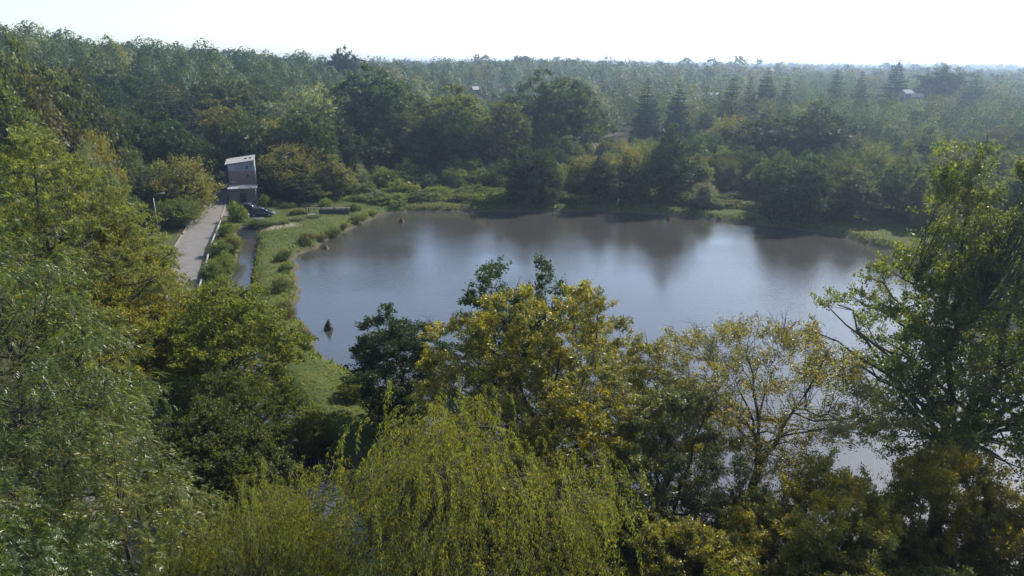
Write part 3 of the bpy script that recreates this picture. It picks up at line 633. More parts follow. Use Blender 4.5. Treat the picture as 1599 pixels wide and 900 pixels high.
mtree('spruce', 270, 172, 130, 55, (.022, .034, .02), 'dark spruce between the other two tall spruces', name='spruce_tree', variant=1)
mtree('birch', 318, 148, 205, 34, (.07, .10, .025), 'slim bright green birch right of the blue spruce', name='birch_tree', variant=1)
mtree('oak', 338, 168, 150, 82, (.105, .098, .026), 'golden oak behind the tower on its left', name='oak_tree', variant=2)
mtree('ash', 378, 168, 162, 66, (.062, .080, .024), 'green pointed tree right behind the tower', name='ash_tree', variant=0)
mtree('oak', 352, 190, 108, 110, (.055, .068, .035), 'grey-green tree high above the tower roof', name='oak_tree', variant=3)
mtree('maple', 432, 160, 180, 80, (.115, .102, .03), 'golden maple above the bushes right of the tower', name='maple_tree', variant=2)
mtree('willow', 492, 172, 132, 120, SILV, 'large silvery willow on the slope right of the tower', name='willow_tree', variant=0)
mtree('willow', 470, 196, 128, 120, (.085, .1, .06), 'second silvery willow, higher and behind the large one', name='willow_tree', variant=1)
mtree('maple', 455, 144, 218, 92, (.095, .092, .034), 'grey-gold maple just right of the tower', name='maple_tree', variant=0)
mtree('maple', 425, 141, 255, 50, (.05, .062, .026), 'dark bush crown against the right side of the tower', name='maple_tree', variant=1)
mtree('ash', 520, 141, 238, 58, (.125, .122, .034), 'yellow poplar beside the wooden sluice', name='poplar_tree', variant=1)
mtree('ash', 470, 137, 268, 70, (.05, .064, .026), 'dark green bush tree between tower and sluice', name='ash_tree', variant=2)
mtree('birch', 412, 215, 120, 60, (.06, .08, .03), 'slim birch high on the slope above the golden maple', name='birch_tree', variant=0)
# far bank, left to right
mtree('oak', 585, 182, 100, 128, (.040, .058, .024), 'tall dark oak behind the far bank with an open crown', name='oak_tree', variant=0)
mtree('oak', 640, 196, 132, 96, (.04, .056, .022), 'dark oak right of the tall open oak', name='oak_tree', variant=1)
mtree('ash', 625, 174, 168, 70, (.055, .066, .024), 'olive tree in front of the dark oak pair', name='ash_tree', variant=3)
mtree('oak', 710, 182, 128, 114, (.085, .098, .026), 'light green oak in the middle of the far bank', name='oak_tree', variant=2)
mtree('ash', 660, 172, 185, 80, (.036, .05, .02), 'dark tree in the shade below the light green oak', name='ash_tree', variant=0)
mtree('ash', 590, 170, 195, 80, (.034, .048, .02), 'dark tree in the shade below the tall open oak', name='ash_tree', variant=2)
mtree('ash', 745, 170, 205, 70, (.04, .052, .022), 'dark tree left of the ivy covered tree', name='ash_tree', variant=1)
mtree('ash', 790, 172, 152, 84, (.075, .078, .028), 'olive ivy covered tree left of the great spreading oak', name='ash_tree', variant=3)
mtree('oak', 862, 190, 104, 146, (.042, .058, .022), 'great spreading oak in the centre behind the far bank', name='oak_tree', variant=3)
mtree('ash', 885, 176, 210, 60, (.055, .07, .026), 'small green tree at the foot of the great spreading oak', name='ash_tree', variant=0)
mtree('dome', 835, 138, 226, 84, (.028, .042, .02), 'dark round tree on the far bank below the great spreading oak', name='hawthorn_tree', variant=1)
mtree('ash', 936, 136.5, 240, 62, (.026, .038, .018), 'dark pointed tree on the far bank mirrored in the water', name='alder_tree', variant=2)
mtree('ash', 1046, 137, 188, 82, (.036, .052, .022), 'tall oval alder on the far bank mirrored in the water', name='alder_tree', variant=0)
mtree('maple', 985, 142, 222, 62, (.125, .118, .036), 'yellow-green bush tree left of the tall oval alder', name='maple_tree', variant=2)
mtree('maple', 1012, 144, 218, 50, (.115, .112, .036), 'yellow-green bush tree touching the tall oval alder', name='maple_tree', variant=0)
mtree('maple', 912, 146, 240, 60, (.1, .1, .034), 'yellow bush tree left of the dark pointed tree', name='maple_tree', variant=1)
mtree('birch', 1100, 131, 276, 34, (.12, .125, .085), 'small pale silvery tree right of the tall oval alder', name='birch_tree', variant=1)
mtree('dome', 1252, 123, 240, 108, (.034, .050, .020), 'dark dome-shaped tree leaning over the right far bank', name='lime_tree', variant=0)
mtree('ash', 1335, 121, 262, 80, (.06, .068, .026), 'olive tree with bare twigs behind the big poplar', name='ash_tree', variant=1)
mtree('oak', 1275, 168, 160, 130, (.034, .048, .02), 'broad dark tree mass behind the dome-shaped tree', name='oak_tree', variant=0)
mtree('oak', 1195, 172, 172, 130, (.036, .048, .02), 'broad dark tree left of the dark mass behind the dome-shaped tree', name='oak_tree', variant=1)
mtree('maple', 1368, 140, 218, 60, (.1, .105, .034), 'yellow-green bush tree beside the top of the big poplar', name='maple_tree', variant=1)
mtree('maple', 1140, 182, 172, 50, GOLD, 'yellow tree crown among the dark conifers right of centre', name='maple_tree', variant=0)
for u, y, vt, w, lb in ((1010, 232, 120, 62, 'spruce at the left end of the conifer row beyond the field'), (1058, 224, 124, 56, 'spruce behind the tall oval alder'),
        (1142, 236, 114, 62, 'broad spruce in the middle of the conifer row'), (1168, 246, 118, 44, 'slim spruce right of the broad spruce'), (1195, 262, 104, 62, 'tall spruce of the conifer row reaching the skyline'),
        (1226, 268, 116, 36, 'thin spruce right of the tall one in the conifer row'), (1303, 292, 102, 46, 'pointed spruce on the skyline right of centre'), (1341, 286, 108, 46, 'dark blunt spruce on the skyline left of the tallest conifer')):
    mtree('spruce', u, y, vt, w, (.026, .040, .022), lb, name='spruce_tree')
mtree('spruce', 1396, 300, 88, 62, (.028, .042, .024), 'tallest conifer standing above the right skyline', name='conifer_tree')
mtree('spruce', 1443, 310, 102, 44, (.028, .040, .024), 'ragged conifer left of the umbrella pine on the skyline', name='conifer_tree')
mtree('pine', 1470, 305, 99, 60, (.026, .038, .02), 'pine with a domed top on the right skyline', name='pine_tree')
mtree('spruce', 1520, 300, 112, 60, (.028, .042, .024), 'dark spruce right of the pine on the right skyline', name='spruce_tree')
mtree('oak', 537, 330, 72, 42, (.03, .042, .022), 'lone dark treetop standing above the left skyline', name='oak_tree', variant=0)
# bushes between road and ditch, and around the lot
for k, (u, y, vt, w, c, lb) in enumerate(((370, 117, 316, 30, (.10, .13, .026), 'upright bright green poplar bush in front of the parked cars'), (354, 106, 346, 27, (.085, .1, .026), 'green bush by the upper end of the guard rail'),
        (341, 94, 374, 32, (.07, .09, .024), 'green bush beside the middle of the guard rail'), (362, 98, 362, 25, (.105, .105, .034), 'yellowish bush left of the ditch water'), (330, 82, 404, 36, (.08, .10, .026), 'bush at the lower end of the guard rail'),
        (350, 86, 390, 30, (.09, .11, .028), 'bush between the guard rail and the ditch water'), (398, 113, 342, 26, (.055, .068, .03), 'small grey-green bush above the muddy end of the ditch'), (415, 114, 345, 24, (.05, .07, .026), 'small dark bush right of the muddy end of the ditch'),
        (372, 68, 456, 40, (.095, .118, .028), 'bush on the ditch bank above the broad maple'), (345, 70, 424, 60, (.085, .108, .026), 'bush behind the broad maple near the road'), (300, 66, 440, 60, (.09, .108, .026), 'bush by the road left of the broad maple'))):
    mtree('maple' if w > 24 and y < 116 else 'shrub', u, y, vt, w, c, lb, name='bush', cat='bush', variant=k)
for u, y, vt, w, c, lb in ((412, 131, 303, 18, (.09, .115, .026), 'bright green bush beside the tower doorway'), (378, 120, 322, 14, MID, 'low bush at the nose of the parked cars'), (432, 132, 312, 30, MID, 'dark bush behind the parked cars'),
        (450, 130, 316, 26, MID, 'dark bush on the slope left of the sluice'), (463, 124, 326, 22, OLV, 'olive bush left of the wooden sluice'), (508, 131, 310, 22, LIME, 'bright green sapling standing at the sluice railing'), (552, 128, 318, 20, MID, 'bush right of the sluice wall'),
        (465, 119, 340, 24, (.09, .09, .05), 'grey reedy bush below the sluice'), (490, 121, 338, 22, (.085, .095, .045), 'pale reedy bush under the sluice apron'), (440, 116, 347, 22, (.07, .085, .03), 'low bush between the cars and the dike')):
    mtree('shrub', u, y, vt, w, c, lb, name='bush', cat='bush')
ORD = ['first', 'second', 'third', 'fourth', 'fifth', 'sixth', 'seventh', 'eighth', 'ninth', 'tenth', 'eleventh', 'twelfth', 'thirteenth', 'fourteenth', 'fifteenth', 'sixteenth', 'seventeenth', 'eighteenth', 'nineteenth', 'twentieth',
       'twenty-first', 'twenty-second', 'twenty-third', 'twenty-fourth', 'twenty-fifth', 'twenty-sixth', 'twenty-seventh', 'twenty-eighth', 'twenty-ninth', 'thirtieth', 'thirty-first', 'thirty-second', 'thirty-third', 'thirty-fourth']
CN = {LT: 'light green', MID: 'green', OLV: 'olive', SILV: 'silvery', LIME: 'bright green', DK: 'dark green', GOLD: 'golden'}
k = 0
rb = random.Random(12)
for row, (y0, lo, hi, n, hm, rowname) in enumerate(((137, 560, 1190, 26, 24, 'front row on the far bank'), (144, 545, 1180, 22, 34, 'middle row on the far bank'), (152, 545, 900, 14, 42, 'back row on the far bank'), (161, 550, 900, 13, 48, 'rearmost row before the wood'))):
    for i in range(n):
        u = lo + (hi - lo) * (i + rb.uniform(-.3, .3)) / n; c = rb.choice([LT, MID, OLV, SILV, LIME, MID, DK]); yy = y0 + rb.uniform(-1, 2.5) - max(0, (u - 1000) / 190) * 9 ; vt = (320, 312, 300, 285)[row] - hm * .8 * rb.uniform(.55, 1.25) + max(0, u - 1000) * .06
        mtree('shrub', u, yy, vt, rb.uniform(26, 50), c, '%s shrub, %s from the left in the %s' % (CN[c], ORD[i], rowname), name='shrub', cat='shrub', group='shrubs along the far bank')
# reed clumps on the shores
rr = random.Random(5)
reeds = [(-29.6, 108.0), (-28.6, 111.3), (-30.6, 104.2), (-27.8, 116), (-26.6, 121), (-31.6, 97.5), (-30.9, 93), (-29.0, 88), (-27.6, 84), (-26.8, 79.5), (-24.4, 72.3), (-23.3, 70), (-22.0, 67), (-20.5, 64.5), (-25.2, 127)]; reeds = [q for i, q in enumerate(reeds) if i not in (5, 8, 12)]
for i, (x, y) in enumerate(reeds):
    c = rr.choice([(.06, .085, .03), (.09, .10, .035), (.10, .092, .045)]); s = rr.uniform(.45, .9)
    plant(MIDK['reed'][i % 2], x - .4, y, 1.5 * s, 1.2 * s, c, 'reed clump at the dike foot, %s from the far end' % ORD[sorted(range(len(reeds)), key=lambda q: -reeds[q][1]).index(i)], 'reeds', 'reed clumps along the dike shore', 'reed_clump', crown='blades', trunk='stem')

# ---------------------------------------------------------------- woods: single trees, then the far mass
CLEAR = [(34, 234, 15), (24, 246, 7), (-52, 138, 9), (-50, 126, 8), (-35, 126, 12), (-70, 150, 6), (18, 225, 9), (44, 228, 9), (8, 240, 6), (10, 215, 6)]
def free(x, y, rad):
    for a, b, c in CLEAR:
        if (x - a) ** 2 + (y - b) ** 2 < (c + rad * .4) ** 2: return False
    return True
TK = np.array(TAKEN)
def blocked(x, y, rad):
    return np.any(np.hypot(TK[:, 0] - x, TK[:, 1] - y) < (TK[:, 2] + rad) * .52)
wr = random.Random(77); cand = []
yy = 141.0
while yy < 620:
    step = 6.6 if yy < 250 else (8.5 if yy < 380 else 12)
    half = .80 * yy + 12; xx = -half
    while xx < half:
        x = xx + wr.uniform(-.42, .42) * step; y = yy + wr.uniform(-.45, .45) * step; xx += step * wr.uniform(.8, 1.2)
        cand.append((x, y))
    yy += step * .92
# the left slope nearer than the far bank
for _ in range(260):
    y = wr.uniform(60, 141); x = -wr.uniform(.55 * y + 14, .80 * y + 14)
    cand.append((x, y))
for _ in range(420):
    y = wr.uniform(62, 141); x = wr.uniform(44, .80 * y + 55)
    cand.append((x, y))
cand = np.array(cand); dr, _, _ = seg_dist(cand[:, 0], cand[:, 1], ROADP); dpn = pond_d(cand[:, 0], cand[:, 1])
okc = (dr > 6.5) & (dpn > np.where(cand[:, 0] > 40, 8, 8)) & ~((cand[:, 0] > -66) & (cand[:, 0] < -24) & (cand[:, 1] < 141))
cand = cand[okc]; keep = []
placed = [(a, b) for a, b, c in TAKEN]
REG = lambda u: 'on the left hillside' if u < 455 else ('behind the far bank' if u < 985 else 'in the right wood')
far = []; nsingle = 0
order = np.argsort(np.hypot(cand[:, 0], cand[:, 1]))
KN = {'oak': ('oak_tree', 'broad'), 'ash': ('ash_tree', 'oval'), 'birch': ('birch_tree', 'slim'), 'maple': ('maple_tree', 'bushy'), 'willow': ('willow_tree', 'feathery'), 'spruce': ('spruce_tree', 'pointed conifer'), 'larch': ('larch_tree', 'slender conifer'), 'pine': ('pine_tree', 'domed pine')}
pl = np.zeros((0, 3)); WOOD = {}
for q in order:
    x, y = cand[q]; u = 799.5 + 1100 * x / (y * .955 + 5)
    if not free(x, y, 4) or blocked(x, y, 3.4) or (-38 < x < 34 and y < 168): continue
    if u < 520: kd, wts = ['oak', 'ash', 'birch', 'spruce', 'maple', 'larch'], [.66, .22, .03, .02, .06, .01]
    elif u < 985: kd, wts = ['oak', 'ash', 'willow', 'maple', 'birch', 'spruce'], [.36, .24, .12, .1, .1, .08]
    else: kd, wts = ['oak', 'ash', 'spruce', 'birch', 'willow', 'maple', 'larch'], [.42, .33, .03, .03, .08, .09, .02]
    kind = wr.choices(kd, wts)[0]
    h = {'oak': 15, 'ash': 13.5, 'birch': 14, 'spruce': 16.5, 'maple': 9, 'willow': 11, 'larch': 17}[kind] * wr.uniform(.75, 1.15)
    if u > 985 and y < 215: h *= .72
    if 540 < u < 985 and y < 200: h *= .8
    if 860 < u < 1090 and y < 225: h = min(h, 5.5); kind = 'maple' if kind in ('spruce', 'larch', 'oak') else kind
    if 700 < u < 860 and 190 < y < 420: h *= .75
    h *= 1 + .22 * float(wob(np.array(x), np.array(y), .035, 4))
    r = h * {'oak': .37, 'ash': .34, 'birch': .22, 'spruce': .18, 'maple': .4, 'willow': .38, 'larch': .17}[kind]
    if len(pl) and np.any(np.hypot(pl[:, 0] - x, pl[:, 1] - y) < (pl[:, 2] + r) * .55): continue
    pl = np.vstack([pl, (x, y, r)]) if len(pl) < 4000 else pl
    c = {'oak': wr.choice([DK, DK, DK, MID, DK] if u < 560 else [DK, MID, MID, (.055, .066, .020), OLV]), 'ash': wr.choice([DK, DK, MID, MID, LT, OLV] if u < 560 else [DK, MID, LT, LT, OLV, OLV]), 'birch': wr.choice([MID, LT, OLV]), 'spruce': (.026, .040, .022), 'maple': wr.choice([OLV, GOLD, LT]), 'willow': wr.choice([SILV, MID]), 'larch': (.045, .06, .024)}[kind]
    if (-40 < u < 1640 and nsingle < 430 and y < 330) or (1640 <= u < 2000 and y < 142):
        nm, sh = KN[kind]; cn = CN.get(c, 'dark green')
        if y < 150: dep = 'nearest rank'
        elif y < 185: dep = 'front rank'
        elif y < 220: dep = 'middle rank'
        elif y > 262: dep = 'farthest rank'
        else: dep = 'rear rank'
        o = plant(pick(kind), x, y, h, r, vary(c, .1), 'x', group='%s %s trees %s' % (cn, sh, REG(u)), name=nm); nsingle += 1; WOOD.setdefault((cn + ' ' + sh, dep + ' ' + REG(u)), []).append((u, o))
    else: far.append((x, y, h, max(r, h * .34), 'oak' if kind in ('birch', 'larch', 'spruce') else kind, vary(c, .12)))
for base, lst in WOOD.items():
    lst.sort(key=lambda q: q[0])
    for i, (u, o) in enumerate(lst): o['label'] = ('%s tree, %s' % base) if len(lst) == 1 else '%s %s tree from left, %s' % (ORD[i], *base)
# farther woods
yy = 600.0
while yy < 2800:
    step = 15 + (yy - 600) * .02; half = .8 * yy; xx = -half
    while xx < half:
        x = xx + wr.uniform(-.4, .4) * step; y = yy + wr.uniform(-.4, .4) * step; xx += step
        h = wr.uniform(10, 16) * (1 + .35 * (wr.random() < .10)) * (1 + .3 * float(wob(np.array(x), np.array(y), .012, 4))); far.append((x, y, h, step * wr.uniform(.42, .62), wr.choice(['oak'] * 12 + ['spruce']), vary(wr.choice([DK, MID, OLV]), .12)))
    yy += step * 1.05
FIELD2 = [(-10, 395), (22, 372), (30, 402), (-2, 430)]
def build_far():
    g = np.random.default_rng(9); Vs = []; Ts = []
    FX = np.array([f[0] for f in far]); FY = np.array([f[1] for f in far]); FZ = height(FX, FY)
    for (x, y, h, r, kind, c), z in zip(far, FZ):
        if inside(np.array([x]), np.array([y]), np.array(FIELD2, float) + 0)[0] or (-12 < x < 28 and 345 < y < 430 and wr.random() < .85): continue
        dist = math.hypot(x, y); u = 799.5 + 1100 * x / (y * .955 + 5)
        if u < -160 or u > 1760: n = 14
        else: n = int(np.clip(500 * (270 / dist) ** 1.7, 32, 560))
        es = np.clip(.75 * dist / 300, .6, 5) * (r / 4.5 if dist > 600 else 1)
        t = g.uniform(.15, 1, n) ** .75
        if kind in ('spruce', 'larch'): e = (1.02 - t) ** .85
        else: e = np.clip(np.sin(np.pi * np.clip(t * .95, 0, 1)), 0, 1) ** .55
        th = g.uniform(0, 6.283, n); lb = 1 + .18 * np.sin(3 * th + g.uniform(0, 6) + 4 * t) + .12 * np.sin(5 * th + g.uniform(0, 6))
        rr_ = r * e * lb * np.sqrt(g.uniform(.35, 1, n)); P = np.c_[x + rr_ * np.cos(th), y + rr_ * np.sin(th), z + h * t * (1 + .04 * np.sin(4 * th))]
        on = unit(np.c_[np.cos(th), np.sin(th), (t - .45) * 2.2] + g.normal(0, .16, (n, 3))); D = unit(np.cross(on, g.normal(0, 1, (n, 3)))); S = unit(np.cross(D, on)) * es * .42; L = D * es * g.uniform(.6, 1.2, n)[:, None]
        Vs.append(np.stack([P - S, P + S, P + L], 1).reshape(-1, 3)); Ts.append(g.uniform(.85, 1.15, n)[:, None] * np.array(c)[None] * 1.0)
    V = np.concatenate(Vs); T = np.concatenate(Ts)
    print('far wood trees', len(far), 'tris', len(V) // 3, 'singles', nsingle)
    return link('far_wood', np_mesh('far_wood', V, np.arange(len(V)).reshape(-1, 3), M_LEAF_MID, tint=T))
tag(build_far(), 'hazy mass of distant woodland on the hills along the horizon', 'woodland', kind='stuff')

# ---------------------------------------------------------------- fields
def draped(name, pts, m, n=10, dz=.12):
    (x0, y0), (x1, y1), (x2, y2), (x3, y3) = pts; V = []
    for i in range(n + 1):
        for j in range(n + 1):
            s, t = i / n, j / n; x = (1 - s) * ((1 - t) * x0 + t * x3) + s * ((1 - t) * x1 + t * x2); y = (1 - s) * ((1 - t) * y0 + t * y3) + s * ((1 - t) * y1 + t * y2); V.append((x, y))
    V = np.array(V); Z = height(V[:, 0], V[:, 1]) + dz; I = np.arange((n + 1) ** 2).reshape(n + 1, n + 1)
    F = np.stack([I[:-1, :-1], I[1:, :-1], I[1:, 1:], I[:-1, 1:]], -1).reshape(-1, 4)
    return tag(link(name, np_mesh(name, np.c_[V, Z], F, m)), kind='structure')
draped('field', [(14, 212), (48, 216), (56, 246), (20, 250)], M_FIELD, dz=.15)
draped('field', FIELD2, M_FIELDF, dz=.5)
draped('parking_ground', [(-53.2, 121.2), (-43, 119.6), (-43.5, 125.2), (-53.8, 128)], M_ASPHALT, 8, .08)

# ---------------------------------------------------------------- tower building by the road
BX, BY, BZ = -51.3, 133.2, gz(-51.3, 133.2) + .05
tw = link('tower_building', None, None, (BX, BY, BZ), R(17), (.93, .93, .95)); tag(tw, 'narrow brick and render tower with a pale sloping roof beside the road', 'building')
W2 = 2.62; GF = 2.9; D0, D1 = 0.0, 10.4; TF = 5.0
MB().box(-W2, -.45, D0, .25, -.4, GF).build('front_wall', M_BEIGE, tw)
MB().box(.75, W2, D0, .25, -.4, GF).build('front_wall', M_BEIGE, tw)
MB().box(-.45, .75, D0 + .002, .248, 2.1, GF).build('lintel', M_BEIGE, tw)
d_ = MB().box(-.43, .73, .10, .16, -.3, 2.09).build('door', M_DARK, tw); MB().box(.55, .62, .05, .1, .9, 1.05).build('handle', M_RAIL, d_)
MB().box(-W2 + .002, -W2 + .25, .25, D1, -.4, GF).build('side_wall', M_BEIGE, tw)
MB().box(W2 - .25, W2 - .002, .25, D1, -.4, GF).build('side_wall', M_RENDERL, tw)  # right wall takes the paler render to carry its sunlit look
MB().box(-W2 - .1, W2 + .35, -.45, TF - .01, GF, GF + .16).build('canopy_roof', M_SHEET, tw)
H0 = GF + .0; HL, HR = 7.35, 7.95
def wallpiece(name, x0, x1, z0, z1l, z1r, m, y0=TF, y1=TF + .25):
    return MB().hexa([(x0, y0, z0), (x1, y0, z0), (x1, y1, z0), (x0, y1, z0), (x0, y0, z1l), (x1, y0, z1r), (x1, y1, z1r), (x0, y1, z1l)]).build(name, m, tw)
zh = lambda x: HL + (HR - HL) * (x + W2) / (2 * W2) - .12
# brick middle storey with a window opening, rendered top storey with a window opening
wx0, wx1 = .95, 1.35
for x0, x1, z0, z1 in ((-W2, wx0, GF, 5.75), (wx1, W2, GF, 5.75), (wx0, wx1, GF, 4.55), (wx0, wx1, 5.1, 5.75)):
    wallpiece('brick_wall', x0, x1, z0, z1, z1, M_BRICK)
wallpiece('upper_wall', -W2, wx0, 5.75, zh(-W2), zh(wx0), M_RENDER); wallpiece('upper_wall', wx1, W2, 5.75, zh(wx1), zh(W2), M_RENDER)
wallpiece('upper_wall', wx0, wx1, 5.75, 6.2, 6.2, M_RENDER); wallpiece('upper_wall', wx0, wx1, 6.8, zh(wx0), zh(wx1), M_RENDER)
for z0, z1 in ((4.55, 5.1), (6.2, 6.8)):
    w = MB().box(wx0, wx1, TF + .14, TF + .16, z0, z1).build('window', M_DARK, tw)
    fr = MB()
    for a in ((wx0, wx0 + .05, z0, z1), (wx1 - .05, wx1, z0, z1), (wx0 + .05, wx1 - .05, z0, z0 + .05), (wx0 + .05, wx1 - .05, z1 - .05, z1)): fr.box(a[0], a[1], TF + .10, TF + .138, a[2], a[3])
    fr.build('frame', M_DARKWOOD, w)
MB().box(-W2 + .12, -1.15, TF - .035, TF - .002, 6.0, 7.0).build('pale_panel', M_RENDERL, tw)
MB().box(-W2 + .35, -1.2, TF - .03, TF - .002, 3.5, 3.75).build('pale_panel', M_RENDERL, tw)
wallpiece('side_wall', -W2 + .001, -W2 + .25, GF, zh(-W2), zh(-W2 + .25), M_BRICK, TF + .25, D1); wallpiece('side_wall', W2 - .25, W2 - .001, GF, zh(W2 - .25), zh(W2), M_RENDERL, TF + .25, D1)  # upper right wall paler too, its sunlit side put into the colour
wallpiece('back_wall', -W2, W2, -.3, zh(-W2), zh(W2), M_BRICK, D1, D1 + .25)
rf = MB().hexa([(-W2 - .5, TF - .3, HL - .20), (W2 + .14, TF - .3, HR - .1), (W2 + .14, D1 + .45, HR + .35), (-W2 - .5, D1 + .45, HL + .25), (-W2 - .5, TF - .3, HL - .06), (W2 + .14, TF - .3, HR + .04), (W2 + .14, D1 + .45, HR + .49), (-W2 - .5, D1 + .45, HL + .39)]).build('roof', M_SHEET, tw)
for x in (.95, 1.85):
    z = HL + (HR - HL) * (x + W2) / (2 * W2) + .22; MB().box(x - .2, x + .2, 7.2, 8.2, z - .02, z + .12).build('roof_vent', M_DARK, rf)
MB().tube([(W2 + .08, TF + .1, GF + .16), (W2 + .08, TF + .1, HR - .1)], .05).build('drainpipe', M_WHITE, tw, True)
MB().tube([(-W2 - .35, TF, GF - 2.8), (-W2 - .35, TF, HL - .2)], .05).build('support_post', M_DARK, tw, True)
MB().box(W2 + .04, W2 + .2, TF + .3, TF + .5, 5.7, 6.3).build('junction_box', M_WHITE, tw)
MB().tube([(W2, -.2, GF + .1), (W2 + .6, -.5, GF + .22), (W2 + 1.4, -.6, GF - .05)], .03).build('bracket_arm', M_RAIL, tw, True)

# ---------------------------------------------------------------- parked cars
def car(x, y, rz, paintm, label):
    root = link('parked_car', None, None, (x, y, gz(x, y) + .09), rz); tag(root, label, 'car', 'cars parked by the tower')
    st = [(-2.05, .45, .62, .80), (-2.0, .30, .88, .84), (-1.6, .24, .93, .86), (-.6, .22, .94, .87), (.5, .22, .93, .87), (1.15, .24, .88, .86), (1.7, .28, .76, .82), (2.05, .34, .62, .72), (2.12, .40, .52, .62)]
    def ring(xx, z0, z1, w): m = (z0 + z1) / 2; return [(xx, -w + .08, z0), (xx, w - .08, z0), (xx, w, z0 + .12), (xx, w, m), (xx, w - .04, z1 - .06), (xx, w - .14, z1), (xx, -w + .14, z1), (xx, -w + .04, z1 - .06), (xx, -w, m), (xx, -w, z0 + .12)]
    body = MB().loft([ring(*s) for s in st]).build('body', paintm, root, True)
    cab = [(-1.95, .86, .90, .70), (-1.55, .86, 1.30, .66), (-1.1, .86, 1.44, .62), (-.2, .86, 1.47, .60), (.3, .86, 1.42, .62), (1.2, .84, .92, .72)]
    def cr(xx, z0, z1, w): return [(xx, -.8, z0), (xx, .8, z0), (xx, w, z1), (xx, -w, z1)]
    MB().loft([cr(*s) for s in cab]).build('window_glass', M_GLASS, root, True)
    top = [(-1.62, 1.29, .655), (-1.1, 1.445, .625), (-.2, 1.475, .605), (.32, 1.425, .625)]
    MB().loft([[(a, -w, z - .03), (a, w, z - .03), (a, w - .04, z + .03), (a, -w + .04, z + .03)] for a, z, w in top]).build('roof_panel', paintm, root, True)
    for s in (-1, 1):
        for a, b in (((-.45, .87, .0), (-.45, .62, 1.46)), ((-1.35, .87, .0), (-1.25, .645, 1.39))):
            MB().tube([(a[0], s * (a[1] - .06), .9), (b[0], s * b[1], b[2])], .035, 5).build('pillar', paintm, root)
        MB().box(.62, .78, s * .88 - .07, s * .88 + .07, .92, 1.04).build('mirror', paintm, root)
        MB().hexa([(1.75, s * .62 - .16, .56), (2.07, s * .52 - .14, .56), (2.07, s * .52 + .14, .56), (1.75, s * .62 + .21, .56), (1.72, s * .62 - .14, .74), (1.98, s * .54 - .13, .66), (1.98, s * .54 + .13, .66), (1.72, s * .62 + .19, .74)]).build('headlight', M_LAMPG, root)
        MB().box(-2.06, -1.9, s * .70 - .12, s * .70 + .12, .62, .9).build('tail_light', M_RED, root)
        for xx in (-1.3, 1.32):
            w = link('wheel', None, root, (xx, s * .80, .31)); w.empty_display_size = .2
            MB().tube([(0, -.10, 0), (0, -.08, 0), (0, .08, 0), (0, .10, 0)], [.27, .31, .31, .27], 16).build('tyre', M_TYRE, w, True)
            MB().tube([(0, s * .09, 0), (0, s * .115, 0)], [.2, .17], 12).build('rim', M_RIM, w)
    MB().box(2.02, 2.15, -.25, .25, .42, .52).build('number_plate', M_WHITE, root)
    return root
car(-43.9, 122.2, R(8), M_CARGREY, 'dark grey hatchback parked in front, nose towards the pond')
car(-47.6, 126.0, R(-14), M_CARBLACK, 'black hatchback parked behind the dark grey one, half hidden')

# ---------------------------------------------------------------- wooden sluice
sl = link('sluice_bridge', None, None, (-33.0, 124.6, gz(-33, 124.6)), R(4)); tag(sl, 'dark wooden sluice footbridge with railing left of the pond', 'footbridge')
MB().box(-1.5, 3.8, -.3, 0, -1.2, .75).build('retaining_wall', M_DARKWOOD, sl)
for i in range(22):
    x = -3.9 + i * .355; MB().box(x, x + .32, -.02, 1.1, .78, .85 + (i % 3) * .012).build('plank', M_DARKWOOD, sl)
for x in (-3.8, -3.3, -1.1, 1.2, 3.4):
    MB().box(x - .07, x + .07, -.14, -.03, -.6, 1.75 if x < 0 else 1.3).build('post', M_DARKWOOD, sl)
for z in (1.25, 1.62): MB().box(-3.85, -1.0, -.20, -.14, z, z + .1).build('rail', M_DARKWOOD, sl)
MB().box(-3.7, -1.2, .9, 1.0, 1.5, 1.6).build('rail', M_DARKWOOD, sl)
MB().hexa([(-3.4, -1.6, -.25), (-1.5, -1.6, -.25), (-1.5, -.35, -.1), (-3.4, -.35, -.1), (-3.4, -1.6, -.05), (-1.5, -1.6, -.05), (-1.5, -.35, .12), (-3.4, -.35, .12)]).build('apron', M_CONC, sl)
MB().tube([(-2.2, .4, .85), (-2.2, .4, 1.7)], .05).build('gate_spindle', M_POLE, sl)
MB().tube([(-2.5, .4, 1.7), (-1.9, .4, 1.7)], .035).build('hand_wheel', M_POLE, sl)

# ---------------------------------------------------------------- street lamps
def lamp(x, y, h, rz, label):
    r = link('street_lamp', None, None, (x, y, gz(x, y)), rz); tag(r, label, 'street lamp', 'street lamps along the road')
    MB().tube([(0, 0, -.3), (0, 0, h * .5), (0, 0, h)], [.09, .075, .06]).build('pole', M_POLE, r, True)
    MB().tube([(0, 0, h), (.12, 0, h + .35), (.5, 0, h + .62), (1.1, 0, h + .72)], [.055, .05, .045, .04]).build('arm', M_POLE, r, True)
    hd = MB().loft([[(x_, -w, h + .66 + z), (x_, w, h + .66 + z), (x_, w * .7, h + .8 + z), (x_, -w * .7, h + .8 + z)] for x_, w, z in ((1.0, .06, 0), (1.25, .14, .0), (1.6, .15, .02), (1.85, .07, .03))]).build('lamp_head', M_RENDERL, r, True)
    MB().box(1.2, 1.7, -.1, .1, h + .62, h + .658).build('lens', M_LAMPG, hd)
x, z0, zt, t = spot(243, 108, 302); lamp(x, 108, zt - z0 - .75, 0, 'street lamp with a short curved arm left of the road'); 
x, z0, zt, t = spot(308, 146, 251); lamp(x, 146, zt - z0 - .75, 0, 'street lamp farther up, half hidden behind the golden maple')

